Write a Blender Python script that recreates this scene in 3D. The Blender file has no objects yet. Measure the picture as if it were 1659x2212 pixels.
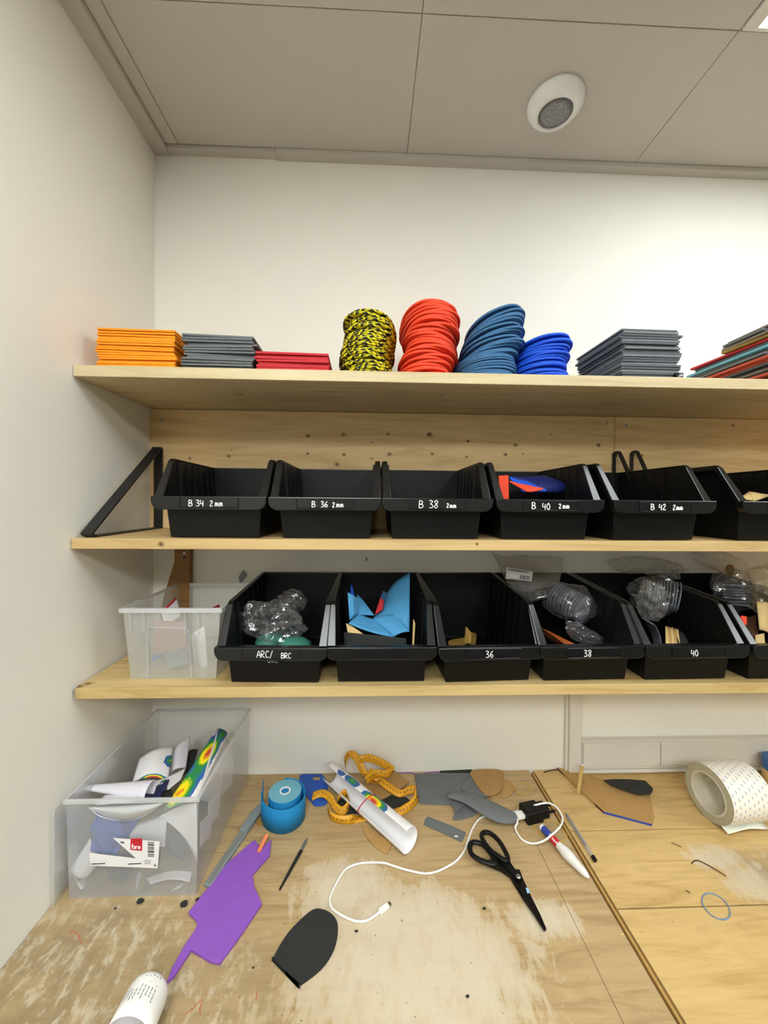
import bpy, bmesh, math, random
from mathutils import Vector, Matrix, noise
random.seed(7)
S = bpy.context.scene
C = S.collection

# ------------------------------------------------------------------ camera, light, exposure
TBL = 0.9                                   # table top height
CEIL = 2.4517
SH_TOP, SH_MID, SH_LOW = 1.834, 1.5217, 1.2486   # top surfaces of the three shelves
def cam_axes(yaw, pitch, roll):
    f = Vector((math.sin(yaw)*math.cos(pitch), math.cos(yaw)*math.cos(pitch), math.sin(pitch)))
    r = Vector((math.cos(yaw), -math.sin(yaw), 0)); u = r.cross(f)
    c, s = math.cos(roll), math.sin(roll)
    return c*r+s*u, -s*r+c*u, f
CR, CU, CF = cam_axes(0.0359, -0.0078, 0.0088)
CO = Vector((0.5378, -1.0, 1.5957))
FPX, PX, PY = 850.2, 829.56, 1086.4
cd = bpy.data.cameras.new('camera'); cam = bpy.data.objects.new('camera', cd); C.objects.link(cam)
cam.matrix_world = Matrix.Translation(CO) @ Matrix((CR, CU, -CF)).transposed().to_4x4()
cd.sensor_width = 36; cd.lens = FPX/2212*36; cd.clip_start = .02
cd.shift_x = (829.5-PX)/2212; cd.shift_y = (PY-1106)/2212
S.camera = cam
w = bpy.data.worlds.new('world'); S.world = w; w.use_nodes = True
w.node_tree.nodes['Background'].inputs[0].default_value = (1, .98, .94, 1)
w.node_tree.nodes['Background'].inputs[1].default_value = .3
S.cycles.transparent_max_bounces = 32
LED_NEAR, FILL_FAR, FILL_BACK = 6.6, 11.2, 20.0                 # strengths: visible ceiling panel, then the added out-of-view fill panels
S.view_settings.view_transform = 'Standard'; S.view_settings.look = 'None'
S.view_settings.exposure = 0.5; S.view_settings.gamma = 1

# measured points: a photo pixel met with a real plane of the room
def ray(px, py): return CF + CR*((px-PX)/FPX) - CU*((py-PY)/FPX)
def T(px, py, z=0.0):
    d = ray(px, py); return CO + d*((TBL+z-CO.z)/d.z)
def Zp(px, py, z):
    d = ray(px, py); return CO + d*((z-CO.z)/d.z)
def Yp(px, py, y):
    d = ray(px, py); return CO + d*((y-CO.y)/d.y)
def Xp(px, py, x):
    d = ray(px, py); return CO + d*((x-CO.x)/d.x)

# ------------------------------------------------------------------ materials
def lin(c):
    return tuple(((x/255)/12.92 if x/255 <= .04045 else ((x/255+.055)/1.055)**2.4) for x in c)+(1,)
class NT:
    def __init__(s, name):
        s.m = bpy.data.materials.new(name); s.m.use_nodes = True
        s.t = s.m.node_tree; s.n = s.t.nodes; s.b = s.n['Principled BSDF']; s.out = s.n['Material Output']
    def add(s, typ, **kw):
        nd = s.n.new(typ)
        for k, v in kw.items():
            if k.startswith('i_'):
                k2 = k[2:]; nd.inputs[int(k2) if k2.isdigit() else k2].default_value = v
            else: setattr(nd, k, v)
        return nd
    def ln(s, a, b): s.t.links.new(a, b)
    def math(s, op, a, b=None):
        nd = s.add('ShaderNodeMath', operation=op)
        for i, v in enumerate((a, b)):
            if v is None: continue
            if isinstance(v, (int, float)): nd.inputs[i].default_value = v
            else: s.ln(v, nd.inputs[i])
        return nd.outputs[0]
    def mix(s, fac, a, b):
        nd = s.add('ShaderNodeMix', data_type='RGBA')
        for i, v in ((0, fac), (6, a), (7, b)):
            if isinstance(v, (int, float, tuple)): nd.inputs[i].default_value = v
            else: s.ln(v, nd.inputs[i])
        return nd.outputs[2]
    def coords(s, scale=(1, 1, 1), loc=(0, 0, 0), kind='Object', rot=(0, 0, 0)):
        tc = s.add('ShaderNodeTexCoord'); mp = s.add('ShaderNodeMapping')
        mp.inputs['Scale'].default_value = scale; mp.inputs['Location'].default_value = loc; mp.inputs['Rotation'].default_value = rot
        s.ln(tc.outputs[kind], mp.inputs[0]); return mp.outputs[0]
    def noise(s, vec, scale, detail=4, rough=.55, dist=0):
        nd = s.add('ShaderNodeTexNoise'); s.ln(vec, nd.inputs['Vector'])
        nd.inputs['Scale'].default_value = scale; nd.inputs['Detail'].default_value = detail
        nd.inputs['Roughness'].default_value = rough; nd.inputs['Distortion'].default_value = dist
        return nd.outputs[0]
    def ramp(s, fac, stops, interp='LINEAR'):
        nd = s.add('ShaderNodeValToRGB'); s.ln(fac, nd.inputs[0]); cr = nd.color_ramp; cr.interpolation = interp
        while len(cr.elements) < len(stops): cr.elements.new(.5)
        for e, (p, c) in zip(cr.elements, stops):
            e.position = p; e.color = c if len(c) == 4 else tuple(c)+(1,)
        return nd.outputs[0]
    def bump(s, h, strength=.2, dist=.001):
        nd = s.add('ShaderNodeBump'); nd.inputs['Strength'].default_value = strength; nd.inputs['Distance'].default_value = dist
        s.ln(h, nd.inputs['Height']); s.ln(nd.outputs[0], s.b.inputs['Normal'])
G = lambda v: (v, v, v, 1)

def plain(name, rgb, rough=.6, var=.08, scale=60, bump=.1, metal=0, spec=None):
    k = NT(name); v = k.coords(); n = k.noise(v, scale)
    c = lin(rgb); lo = tuple(x*(1-var) for x in c[:3])+(1,); hi = tuple(min(1, x*(1+var)) for x in c[:3])+(1,)
    k.ln(k.ramp(n, [(.3, lo), (.7, hi)]), k.b.inputs['Base Color'])
    k.b.inputs['Roughness'].default_value = rough; k.b.inputs['Metallic'].default_value = metal
    if spec is not None: k.b.inputs['Specular IOR Level'].default_value = spec
    if bump: k.bump(k.noise(v, scale*6, 3), bump, .0006)
    return k.m
def clear(name, rgb, fac, rough=.25, crinkle=0, gloss=.03):
    """see-through plastic: part of the light passes, the rest is milky and glossy"""
    k = NT(name); k.b.inputs['Base Color'].default_value = lin(rgb); k.b.inputs['Roughness'].default_value = rough
    k.b.inputs['Specular IOR Level'].default_value = .7
    tr = k.add('ShaderNodeBsdfTransparent'); mx = k.add('ShaderNodeMixShader'); m2 = k.add('ShaderNodeMixShader')
    fr = k.add('ShaderNodeLayerWeight'); fr.inputs[0].default_value = .3
    f = k.math('ADD', k.math('MULTIPLY', k.math('POWER', fr.outputs[1], 2), .22), fac)
    gl = k.add('ShaderNodeBsdfGlossy'); gl.inputs['Roughness'].default_value = rough; fs = k.add('ShaderNodeLayerWeight'); fs.inputs[0].default_value = .5
    if crinkle:
        k.bump(k.noise(k.coords(), 30, 2, .5, 1.4), crinkle*.7, .005)
        nl = k.b.inputs['Normal'].links[0].from_socket; k.ln(nl, gl.inputs['Normal']); k.ln(nl, fs.inputs['Normal']); k.ln(nl, fr.inputs['Normal'])
    k.ln(f, mx.inputs[0]); k.ln(tr.outputs[0], mx.inputs[1]); k.ln(k.b.outputs[0], mx.inputs[2])
    k.ln(k.math('ADD', k.math('MULTIPLY', k.math('POWER', fs.outputs[1], 2), .40), gloss), m2.inputs[0]); k.ln(mx.outputs[0], m2.inputs[1]); k.ln(gl.outputs[0], m2.inputs[2])
    k.ln(m2.outputs[0], k.out.inputs[0]); return k.m
def pine(name, base, dark, knots=(), axis=0, tone=1.0, knot_r=.006):
    """pale pine; grain along x; knots are ((x, z-or-y), size) in object space on the named plane axis"""
    k = NT(name); v = k.coords((1.3, 16, 16)); n1 = k.noise(v, 3.2, 5, .6, .9)
    v2 = k.coords((2, 60, 60)); n2 = k.noise(v2, 3, 3, .6)
    col = k.ramp(n1, [(.28, lin(dark)), (.5, lin(base)), (.75, lin(tuple(min(255, x+12) for x in base)))])
    col = k.mix(k.math('MULTIPLY', n2, .25), col, lin(dark))
    if knots:
        tc = k.add('ShaderNodeTexCoord'); sp = k.add('ShaderNodeSeparateXYZ')
        wn = k.add('ShaderNodeTexNoise'); wn.inputs['Scale'].default_value = 60; k.ln(tc.outputs['Object'], wn.inputs[0])
        k.ln(tc.outputs['Object'], sp.inputs[0]); acc = None
        for (a, b), r in knots:
            dx = k.math('MULTIPLY', k.math('SUBTRACT', sp.outputs[0], a), 1/(r*1.25))
            dz = k.math('MULTIPLY', k.math('SUBTRACT', sp.outputs[axis], b), 1/r)
            d = k.math('SQRT', k.math('ADD', k.math('MULTIPLY', dx, dx), k.math('MULTIPLY', dz, dz)))
            acc = d if acc is None else k.math('MINIMUM', acc, d)
        acc = k.math('ADD', acc, k.math('MULTIPLY', k.math('SUBTRACT', wn.outputs[0], .5), .9))
        f = k.ramp(acc, [(.0, G(1)), (.38, G(.85)), (.52, G(.3)), (1.0, G(0))])
        col = k.mix(f, col, lin((104, 72, 34)))
    k.ln(col, k.b.inputs['Base Color']); k.b.inputs['Roughness'].default_value = .55
    k.bump(n2, .08, .0008); return k.m

M = {}
def wallmat(name, rgb):
    k = NT(name); v = k.coords(); n = k.noise(v, 2.5, 3)
    c = lin(rgb); k.ln(k.ramp(n, [(.3, tuple(x*.97 for x in c[:3])+(1,)), (.7, c)]), k.b.inputs['Base Color'])
    k.b.inputs['Roughness'].default_value = .75; k.bump(k.noise(v, 220, 3), .12, .0006); return k.m
M['wall'] = wallmat('white_wall_paint', (243, 240, 230))
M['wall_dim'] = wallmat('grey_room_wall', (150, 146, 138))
M['ceil'] = wallmat('ceiling_panel_paint', (200, 195, 185))
M['trim'] = wallmat('white_trim', (226, 222, 212))
M['floor'] = plain('grey_floor', (84, 80, 76), .5)
M['black_plastic'] = plain('black_bin_plastic', (9, 9, 9), .45, .12, 30, .06, 0, .28)
M['black_rim'] = plain('black_rim_plastic', (17, 18, 18), .25, .1, 30, .05)
M['black_slot'] = plain('label_slot_plastic', (15, 15, 16), .25, .1, 30, .03)
M['ink'] = plain('white_paint_ink', (240, 240, 236), .6, .02)
M['black_metal'] = plain('black_bracket_metal', (24, 24, 24), .45, .1)
M['steel'] = plain('bright_steel', (190, 190, 190), .28, .05, 60, 0, 1)
M['dark_steel'] = plain('dark_steel', (70, 70, 72), .35, .2, 200, .1, .8)
M['foam_orange'] = plain('orange_foam', (255, 152, 8), .75, .05)
M['foam_red'] = plain('red_foam', (196, 38, 48), .75, .06)
M['foam_grey'] = plain('grey_foam', (104, 108, 110), .8, .07)
M['foam_edge'] = plain('grey_foam_light', (118, 124, 126), .8, .1)
M['foam_slate'] = plain('slate_grey_foam', (86, 92, 98), .8, .07)
M['foam_redorange'] = plain('red_orange_foam', (238, 72, 38), .75, .06)
M['foam_steel'] = plain('steel_blue_foam', (58, 108, 152), .75, .08)
M['foam_blue'] = plain('bright_blue_foam', (18, 84, 214), .7, .06)
M['foam_sky'] = plain('sky_blue_foam', (74, 150, 200), .75, .05)
M['foam_purple'] = plain('purple_foam', (138, 82, 184), .75, .05)
M['foam_black'] = plain('black_foam', (36, 37, 36), .85, .12, 200)
M['navy'] = plain('navy_blue_foam', (14, 28, 96), .6, .08)
M['deepblue'] = plain('royal_blue_foam', (34, 84, 178), .7, .08)
M['tan'] = plain('tan_board', (178, 140, 84), .7, .07, 90)
M['tan2'] = plain('brown_board', (166, 128, 76), .7, .07, 90)
M['khaki'] = plain('khaki_board', (150, 118, 52), .7, .1, 90)
M['paper'] = plain('white_paper', (236, 234, 236), .7, .02, 20, .04)
M['paper_lilac'] = plain('lilac_white_paper', (222, 218, 228), .7, .02, 20, .04)
M['white_plastic'] = plain('white_plastic', (238, 238, 234), .35, .02)
M['white_wrap'] = plain('white_wrapping_tape', (232, 230, 226), .4, .04, 40, .5)
M['rubber_yellow'] = plain('yellow_rubber', (206, 168, 60), .5, .05)
M['rubber_red'] = plain('red_rubber', (196, 34, 60), .5, .05)
M['rubber_blue'] = plain('blue_rubber', (110, 140, 172), .4, .05)
M['red_print'] = plain('red_print', (200, 26, 44), .5, .04)
M['black_print'] = plain('black_print', (40, 38, 36), .6, .04)
M['grey_print'] = plain('grey_print', (120, 120, 124), .6, .04)
M['blue_print'] = plain('blue_print', (44, 70, 160), .5, .04)
M['kine_blue'] = plain('blue_kinesiology_tape', (2, 126, 184), .75, .06, 300, .3)
M['kine_back'] = plain('pale_blue_tape_side', (112, 178, 200), .7, .06, 200)
M['cutter_grey'] = plain('grey_cutter_plastic', (128, 138, 138), .5, .08)
M['crayon'] = plain('orange_rod', (246, 142, 92), .6, .05)
M['teal'] = plain('teal_green_pack', (60, 128, 112), .5, .15)
M['tape_side'] = plain('beige_tape_side', (172, 166, 142), .7, .08, 120)
M['orange_sheet'] = plain('burnt_orange_sheet', (198, 100, 40), .6, .08)
M['brown_sheet'] = plain('dark_brown_sheet', (70, 40, 26), .6, .1)
M['silver'] = plain('pale_grey_disc', (126, 130, 142), .4, .1)
M['beige'] = plain('beige_board', (206, 176, 118), .65, .08)
M['twig'] = plain('dark_twig', (74, 50, 34), .8, .2)
M['stick'] = plain('pale_wood_stick', (204, 170, 100), .6, .1, 40)
M['corbel'] = pine('brown_bracket_wood', (150, 106, 54), (96, 62, 26))
M['box_clear'] = clear('milky_clear_plastic', (230, 233, 236), .10, .22)
M['box_front'] = clear('frosted_clear_plastic', (224, 230, 238), .15, .3)
M['box_milky'] = clear('milky_white_plastic', (236, 236, 230), .20, .22)
M['greybrown'] = plain('grey_brown_sheet', (126, 114, 98), .8, .15, 40)
M['foam_rust'] = plain('rusty_red_foam', (196, 84, 62), .75, .1)
M['box_rim'] = clear('milky_box_rim', (236, 238, 240), .38, .2)
M['bag'] = clear('clear_bag_film', (224, 226, 230), .05, .07, .9, .10)
M['bag_milky'] = clear('milky_bag_film', (220, 220, 216), .15, .12, .8, .08)
M['bag_warm'] = clear('warm_clear_bag_film', (220, 200, 160), .25, .14, .8, .06)
M['pen_clear'] = clear('clear_pen_barrel', (190, 190, 196), .35, .1)

k = NT('yellow_black_camouflage_foam'); v = k.coords((1, 1, 3.0)); n = k.noise(v, 70, 2, .5, .6)
rn = k.add('ShaderNodeObjectInfo'); n = k.noise(k.coords((1, 1, 2.2)), 92, 2, .5, .5)
k.ln(k.ramp(n, [(0, lin((26, 28, 20))), (.465, lin((92, 84, 12))), (.495, lin((226, 214, 10)))], 'CONSTANT'), k.b.inputs['Base Color'])
k.b.inputs['Roughness'].default_value = .75; M['camo'] = k.m

def emit(name, rgb, strength):
    k = NT(name); k.b.inputs['Emission Color'].default_value = rgb; k.b.inputs['Emission Strength'].default_value = strength
    k.b.inputs['Base Color'].default_value = G(.9); return k.m
M['led_near'] = emit('led_diffuser_near', (.95, 1, 1.02, 1), LED_NEAR)
M['fill_far'] = emit('fill_diffuser_far', (.95, 1, .99, 1), FILL_FAR)  # for the added fill panels above and right, out of view
M['fill_back'] = emit('fill_diffuser_back', (.95, 1, .99, 1), FILL_BACK)  # for the added fill panels at the back, out of view

def pressure(name, blobs, paper=(236, 234, 236)):
    """printed foot-pressure map: banded colours round the given (u, v, radius_u, radius_v, peak) spots"""
    k = NT(name); tc = k.add('ShaderNodeTexCoord'); sp = k.add('ShaderNodeSeparateXYZ'); k.ln(tc.outputs['UV'], sp.inputs[0])
    acc = None
    for (u, vv, ru, rv, pk) in blobs:
        dx = k.math('MULTIPLY', k.math('SUBTRACT', sp.outputs[0], u), 1/ru); dy = k.math('MULTIPLY', k.math('SUBTRACT', sp.outputs[1], vv), 1/rv)
        d = k.math('SQRT', k.math('ADD', k.math('MULTIPLY', dx, dx), k.math('MULTIPLY', dy, dy)))
        h = k.math('MULTIPLY', k.math('SUBTRACT', 1.0, d), pk); acc = h if acc is None else k.math('MAXIMUM', acc, h)
    nz = k.add('ShaderNodeTexNoise'); nz.inputs['Scale'].default_value = 9; nz.inputs['Detail'].default_value = 3; k.ln(tc.outputs['UV'], nz.inputs[0])
    acc = k.math('ADD', acc, k.math('MULTIPLY', k.math('SUBTRACT', nz.outputs[0], .5), .28))
    col = k.ramp(acc, [(0, lin(paper)), (.05, lin((52, 98, 170))), (.2, lin((46, 122, 140))), (.3, lin((44, 142, 72))), (.46, lin((150, 190, 40))),
                       (.54, lin((250, 226, 20))), (.74, lin((240, 150, 40))), (.88, lin((206, 70, 50)))], 'CONSTANT')
    k.ln(col, k.b.inputs['Base Color']); k.b.inputs['Roughness'].default_value = .6; return k.m

# worn laminate of the bench: oak-like grain along x, whitish glue smears and dirt
def laminate(name, base, dark, smear, dirt, yellow=0):
    k = NT(name); v = k.coords((1.0, 9, 1)); g = k.noise(v, 5, 5, .6, 1.6)
    vf = k.coords((3, 70, 1)); gf = k.noise(vf, 3, 3)
    col = k.ramp(g, [(.25, lin(dark)), (.5, lin(base)), (.8, lin(tuple(min(255, x+16) for x in base)))])
    col = k.mix(k.math('MULTIPLY', gf, .22), col, lin(dark))
    vo = k.coords((1, 1, 1), (1.1, -.38, 0)); sp = k.add('ShaderNodeSeparateXYZ'); k.ln(vo, sp.inputs[0])
    def blob(cx, cy, rx, ry, lo=.15, hi=1.0):
        dx = k.math('MULTIPLY', k.math('SUBTRACT', sp.outputs[0], cx), 1/rx); dy = k.math('MULTIPLY', k.math('SUBTRACT', sp.outputs[1], cy), 1/ry)
        d = k.math('SQRT', k.math('ADD', k.math('MULTIPLY', dx, dx), k.math('MULTIPLY', dy, dy)))
        return k.ramp(d, [(lo, G(1)), (hi, G(0))])
    sm = None
    for b in smear:
        x = blob(*b); sm = x if sm is None else k.math('MAXIMUM', sm, x)
    ns = k.noise(k.coords((2.3, 1, 1)), 20, 6, .68, .5)
    ns2 = k.noise(k.coords((2.6, 1, 1), (3, 1, 0)), 34, 5, .65, .3)
    if sm is not None:
        f = k.ramp(k.math('ADD', k.math('MULTIPLY', ns, .75), k.math('MULTIPLY', sm, .45)), [(.54, G(0)), (.62, G(.5)), (.82, G(.85))])
        col = k.mix(f, col, lin((212, 200, 176)))
    dm = None
    for b in dirt:
        x = blob(*b); dm = x if dm is None else k.math('MAXIMUM', dm, x)
    if dm is not None:
        col = k.mix(k.math('MULTIPLY', dm, .38), col, lin((146, 128, 98)))
        n3 = k.noise(k.coords((1.7, 1, 1), (2, 4, 0)), 13, 8, .72, .25); n4 = k.noise(k.coords((1.9, 1, 1), (7, 4, 0)), 30, 8, .7, .2)
        f = k.math('MULTIPLY', k.ramp(n3, [(.44, G(0)), (.58, G(.55)), (.75, G(.7))]), dm); col = k.mix(f, col, lin((132, 114, 86)))
        f = k.math('MULTIPLY', k.ramp(n4, [(.50, G(0)), (.60, G(.6)), (.8, G(.85))]), dm); col = k.mix(f, col, lin((204, 194, 170)))
    sk = k.noise(k.coords((1, 1, 1), (5, 2, 0)), 140, 2, .5)
    col = k.mix(k.ramp(sk, [(.70, G(0)), (.76, G(.6))]), col, lin((90, 74, 52)))
    k.ln(col, k.b.inputs['Base Color']); k.b.inputs['Roughness'].default_value = .5
    k.bump(ns, .05, .0008); return k.m

# ------------------------------------------------------------------ builders
def link(name, verts, faces, mat, parent=None, smooth=False, bevel=0, solid=0, uv=None, sub=0, org=None, seg=2):
    """verts in world coordinates -> ONE mesh object; origin at its own base or at its parent's origin"""
    vs = [Vector(v) for v in verts]
    if parent is not None:
        o0 = Vector(parent['_o'])
    elif org is not None: o0 = Vector(org)
    else:
        lo = Vector((min(v.x for v in vs), min(v.y for v in vs), min(v.z for v in vs))); hi = Vector((max(v.x for v in vs), max(v.y for v in vs), 0))
        o0 = Vector(((lo.x+hi.x)/2, (lo.y+hi.y)/2, lo.z))
    me = bpy.data.meshes.new(name); me.from_pydata([tuple(v-o0) for v in vs], [], faces); me.validate()
    bm = bmesh.new(); bm.from_mesh(me)
    if solid == 0: bmesh.ops.recalc_face_normals(bm, faces=bm.faces)
    bm.to_mesh(me); bm.free()
    if uv is not None:
        l = me.uv_layers.new(name='UVMap')
        for lp in me.loops: l.data[lp.index].uv = uv[lp.vertex_index]
    for p in me.polygons: p.use_smooth = smooth
    o = bpy.data.objects.new(name, me); C.objects.link(o)
    if mat is not None: me.materials.append(mat if not isinstance(mat, str) else M[mat])
    if parent is not None: o.parent = parent
    else: o.location = o0
    o['_o'] = tuple(o0)
    if solid:
        md = o.modifiers.new('solid', 'SOLIDIFY'); md.thickness = solid; md.offset = 0
    if bevel:
        md = o.modifiers.new('bevel', 'BEVEL'); md.width = bevel; md.segments = seg; md.limit_method = 'ANGLE'; md.angle_limit = math.radians(35)
    if sub:
        md = o.modifiers.new('sub', 'SUBSURF'); md.levels = sub; md.render_levels = sub
    return o
def tag(o, label, cat, group=None):
    o['label'] = label; o['category'] = cat
    if group: o['group'] = group
    return o
def thing(name, label, cat, loc, group=None):
    o = bpy.data.objects.new(name, None); C.objects.link(o); o.location = loc; o.empty_display_size = .02
    o['_o'] = tuple(loc); return tag(o, label, cat, group)
def struct(o): o['kind'] = 'structure'; return o

class MB:
    """collects shapes for one mesh"""
    def __init__(s): s.v = []; s.f = []; s.uv = []
    def put(s, vs, fs, uv=None):
        n = len(s.v); s.v += [Vector(v) for v in vs]; s.f += [tuple(i+n for i in f) for f in fs]
        s.uv += uv if uv else [(0, 0)]*len(vs); return s
    def box(s, x0, x1, y0, y1, z0, z1, mat=None):
        vs = [Vector((x, y, z)) for z in (z0, z1) for y in (y0, y1) for x in (x0, x1)]
        if mat: vs = [mat @ v for v in vs]
        return s.put(vs, [(0, 1, 3, 2), (4, 6, 7, 5), (0, 4, 5, 1), (2, 3, 7, 6), (0, 2, 6, 4), (1, 5, 7, 3)])
    def hexa(s, a, b):
        """two quads (4 points each) joined to a solid"""
        return s.put(list(a)+list(b), [(0, 1, 2, 3), (7, 6, 5, 4), (0, 4, 5, 1), (1, 5, 6, 2), (2, 6, 7, 3), (3, 7, 4, 0)])
    def prism(s, pts, d):
        """planar outline (world points) pushed along vector d"""
        n = len(pts); d = Vector(d); top = [Vector(p)+d for p in pts]
        return s.put([Vector(p) for p in pts]+top, [tuple(range(n)), tuple(range(2*n-1, n-1, -1))]+[(i, (i+1) % n, n+(i+1) % n, n+i) for i in range(n)])
    def tube(s, path, r, n=8, closed=False, caps=True, flat=1.0, up=None):
        P = [Vector(p) for p in path]; m = len(P); rs = r if isinstance(r, (list, tuple)) else [r]*m
        base = len(s.v); pn = None; vs = []
        for i in range(m):
            a = P[(i-1) % m] if (closed or i) else P[i]; b = P[(i+1) % m] if (closed or i < m-1) else P[i]
            t = (b-a).normalized()
            if up is not None: nn = Vector(up)-t*t.dot(Vector(up))
            elif pn is None: nn = t.orthogonal()
            else: nn = pn-t*t.dot(pn)
            nn.normalize(); pn = nn; bb = t.cross(nn)
            for j in range(n):
                q = 2*math.pi*j/n; vs.append(P[i]+nn*(rs[i]*flat*math.cos(q))+bb*(rs[i]*math.sin(q)))
        fs = []
        for i in range(m if closed else m-1):
            for j in range(n):
                fs.append((i*n+j, i*n+(j+1) % n, ((i+1) % m)*n+(j+1) % n, ((i+1) % m)*n+j))
        if not closed and caps: fs += [tuple(range(n-1, -1, -1)), tuple((m-1)*n+j for j in range(n))]
        return s.put(vs, fs)
    def lathe(s, prof, mat, n=32, close=False):
        """profile [(r, h)] about local z of mat"""
        vs = []
        for (r, h) in prof:
            for j in range(n):
                q = 2*math.pi*j/n; vs.append(mat @ Vector((r*math.cos(q), r*math.sin(q), h)))
        m = len(prof); fs = []
        for i in range(m if close else m-1):
            for j in range(n): fs.append((i*n+j, i*n+(j+1) % n, ((i+1) % m)*n+(j+1) % n, ((i+1) % m)*n+j))
        if not close:
            if prof[0][0] > 1e-6: fs.append(tuple(range(n-1, -1, -1)))
            if prof[-1][0] > 1e-6: fs.append(tuple((m-1)*n+j for j in range(n)))
        return s.put(vs, fs)
    def build(s, name, mat, parent=None, **kw): return link(name, s.v, s.f, mat, parent, **kw)

def smooth_path(pts, per=8, closed=False):
    P = [Vector(p) for p in pts]; n = len(P); out = []
    for i in range(n if closed else n-1):
        if closed: a, b, c, d = P[i-1], P[i], P[(i+1) % n], P[(i+2) % n]
        else: a, b, c, d = P[max(i-1, 0)], P[i], P[i+1], P[min(i+2, n-1)]
        for k_ in range(per):
            t = k_/per; out.append(.5*((2*b)+(c-a)*t+(2*a-5*b+4*c-d)*t*t+(3*b-a-3*c+d)*t**3))
    if not closed: out.append(P[-1])
    return out
def frame(o, z, x=(1, 0, 0)):
    z = Vector(z).normalized(); x = Vector(x); x = (x-z*z.dot(x)).normalized(); y = z.cross(x)
    return Matrix.Translation(Vector(o)) @ Matrix((x, y, z)).transposed().to_4x4()
def grid_sheet(name, corners, mat, parent=None, nu=14, nv=8, bulge=0, bulge_v=0, curl=None, thick=.0006, rnd=0, label=None, cat=None, group=None):
    """curved sheet through corners (TL, TR, BR, BL); u runs left-right, v top-bottom"""
    a, b, c, d = [Vector(p) for p in corners]; nrm = (b-a).cross(d-a).normalized(); vs = []; uv = []; fs = []
    for j in range(nv+1):
        for i in range(nu+1):
            u, v = i/nu, j/nv
            p = (a*(1-u)+b*u)*(1-v)+(d*(1-u)+c*u)*v
            p = p+nrm*(bulge*math.sin(math.pi*u)+bulge_v*math.sin(math.pi*v))
            if curl: p = p+Vector(curl)*(u*u)
            if rnd: p = p+nrm*rnd*noise.noise(p*22)
            vs.append(p); uv.append((u, 1-v))
    for j in range(nv):
        for i in range(nu):
            q = j*(nu+1)+i; fs.append((q, q+1, q+nu+2, q+nu+1))
    o = link(name, vs, fs, mat, parent, smooth=True, solid=thick, uv=uv)
    if label: tag(o, label, cat, group)
    return o
def foam(name, pts, t, mat, label, cat, group=None, z=0.0, round_=True, bevel=.0006, lift=None):
    """flat offcut lying on the bench: outline in measured photo points, thickness t"""
    if lift: P = [T(x, y, z+l) for (x, y), l in zip(pts, lift)]
    else: P = [T(x, y, z) for x, y in pts]
    m = MB().prism(P, (0, 0, t)); return tag(m.build(name, mat, bevel=bevel), label, cat, group)
def zz(scale, ox, oy, pts): return [(ox+x/scale, oy+y/scale) for x, y in pts]
def rounded(pts, per=5): return [tuple(p)[:2] for p in smooth_path([(x, y, 0) for x, y in pts], per, True)]

# handwriting strokes in a unit-high box
ST = {'B': [[(0, 0), (.03, 1)], [(0, 1), (.42, .92), (.4, .62), (.06, .52), (.5, .42), (.46, .08), (0, 0)]],
 '3': [[(0, .93), (.25, 1), (.44, .82), (.16, .55), (.46, .36), (.4, .06), (0, .04)]],
 '4': [[(.06, 1), (0, .42), (.46, .44)], [(.42, .86), (.40, -.05)]],
 '6': [[(.42, 1), (.1, .62), (.03, .2), (.24, 0), (.46, .2), (.3, .46), (.08, .32)]],
 '8': [[(.44, .86), (.24, 1), (.06, .82), (.42, .3), (.24, 0), (.02, .2), (.4, .66), (.44, .86)]],
 '0': [[(.24, 1), (.02, .6), (.1, .08), (.36, .02), (.48, .5), (.24, 1)]],
 '2': [[(.02, .8), (.24, 1), (.42, .74), (.04, .04), (.5, .06)]],
 'Z': [[(.02, .95), (.45, .95), (.02, .04), (.5, .06)]],
 'm': [[(0, 0), (.05, .5), (.2, .5), (.24, 0), (.28, .45), (.42, .5), (.48, 0)]],
 'A': [[(0, 0), (.28, 1), (.55, 0)], [(.1, .38), (.46, .38)]],
 'R': [[(0, 0), (.02, 1), (.42, .86), (.36, .55), (.04, .48), (.5, 0)]],
 'C': [[(.48, .85), (.2, 1), (0, .5), (.18, .02), (.5, .12)]],
 'O': [[(.24, 1), (.02, .6), (.1, .08), (.36, .02), (.48, .5), (.24, 1)]],
 'L': [[(.02, 1), (0, .02), (.42, .04)]], '/': [[(0, -.1), (.35, 1.05)]],
 'f': [[(.4, .95), (.22, .95), (.18, 0)], [(0, .62), (.4, .62)]], 'o': [[(.2, .6), (0, .3), (.2, 0), (.42, .3), (.2, .6)]],
 'r': [[(.04, 0), (.04, .6)], [(.04, .4), (.32, .6)]], '-': [[(0, .35), (.2, .35)]],
 '1': [[(.05, .75), (.25, 1), (.25, 0)]], '5': [[(.42, 1), (.08, 1), (.05, .58), (.4, .5), (.4, .1), (0, .03)]],
 '7': [[(0, 1), (.46, 1), (.15, 0)]], '9': [[(.42, .7), (.2, .98), (.02, .72), (.2, .5), (.42, .72), (.36, 0)]]}
def write(mb, text, to3, x, y, h, r, gap=.17, slant=0):
    """adds stroke tubes; to3(x, y) maps writing plane to space"""
    for ch in text:
        if ch == ' ': x += h*.4; continue
        hh = h*.95 if ch != 'm' else h*.9
        for s_ in ST[ch]:
            pts = [to3(x+(a+slant*b)*hh, y+b*hh) for a, b in s_]
            mb.tube(smooth_path(pts, 4) if len(pts) > 2 else pts, r, 5)
        x += hh*(.5+gap)
    return x

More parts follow.
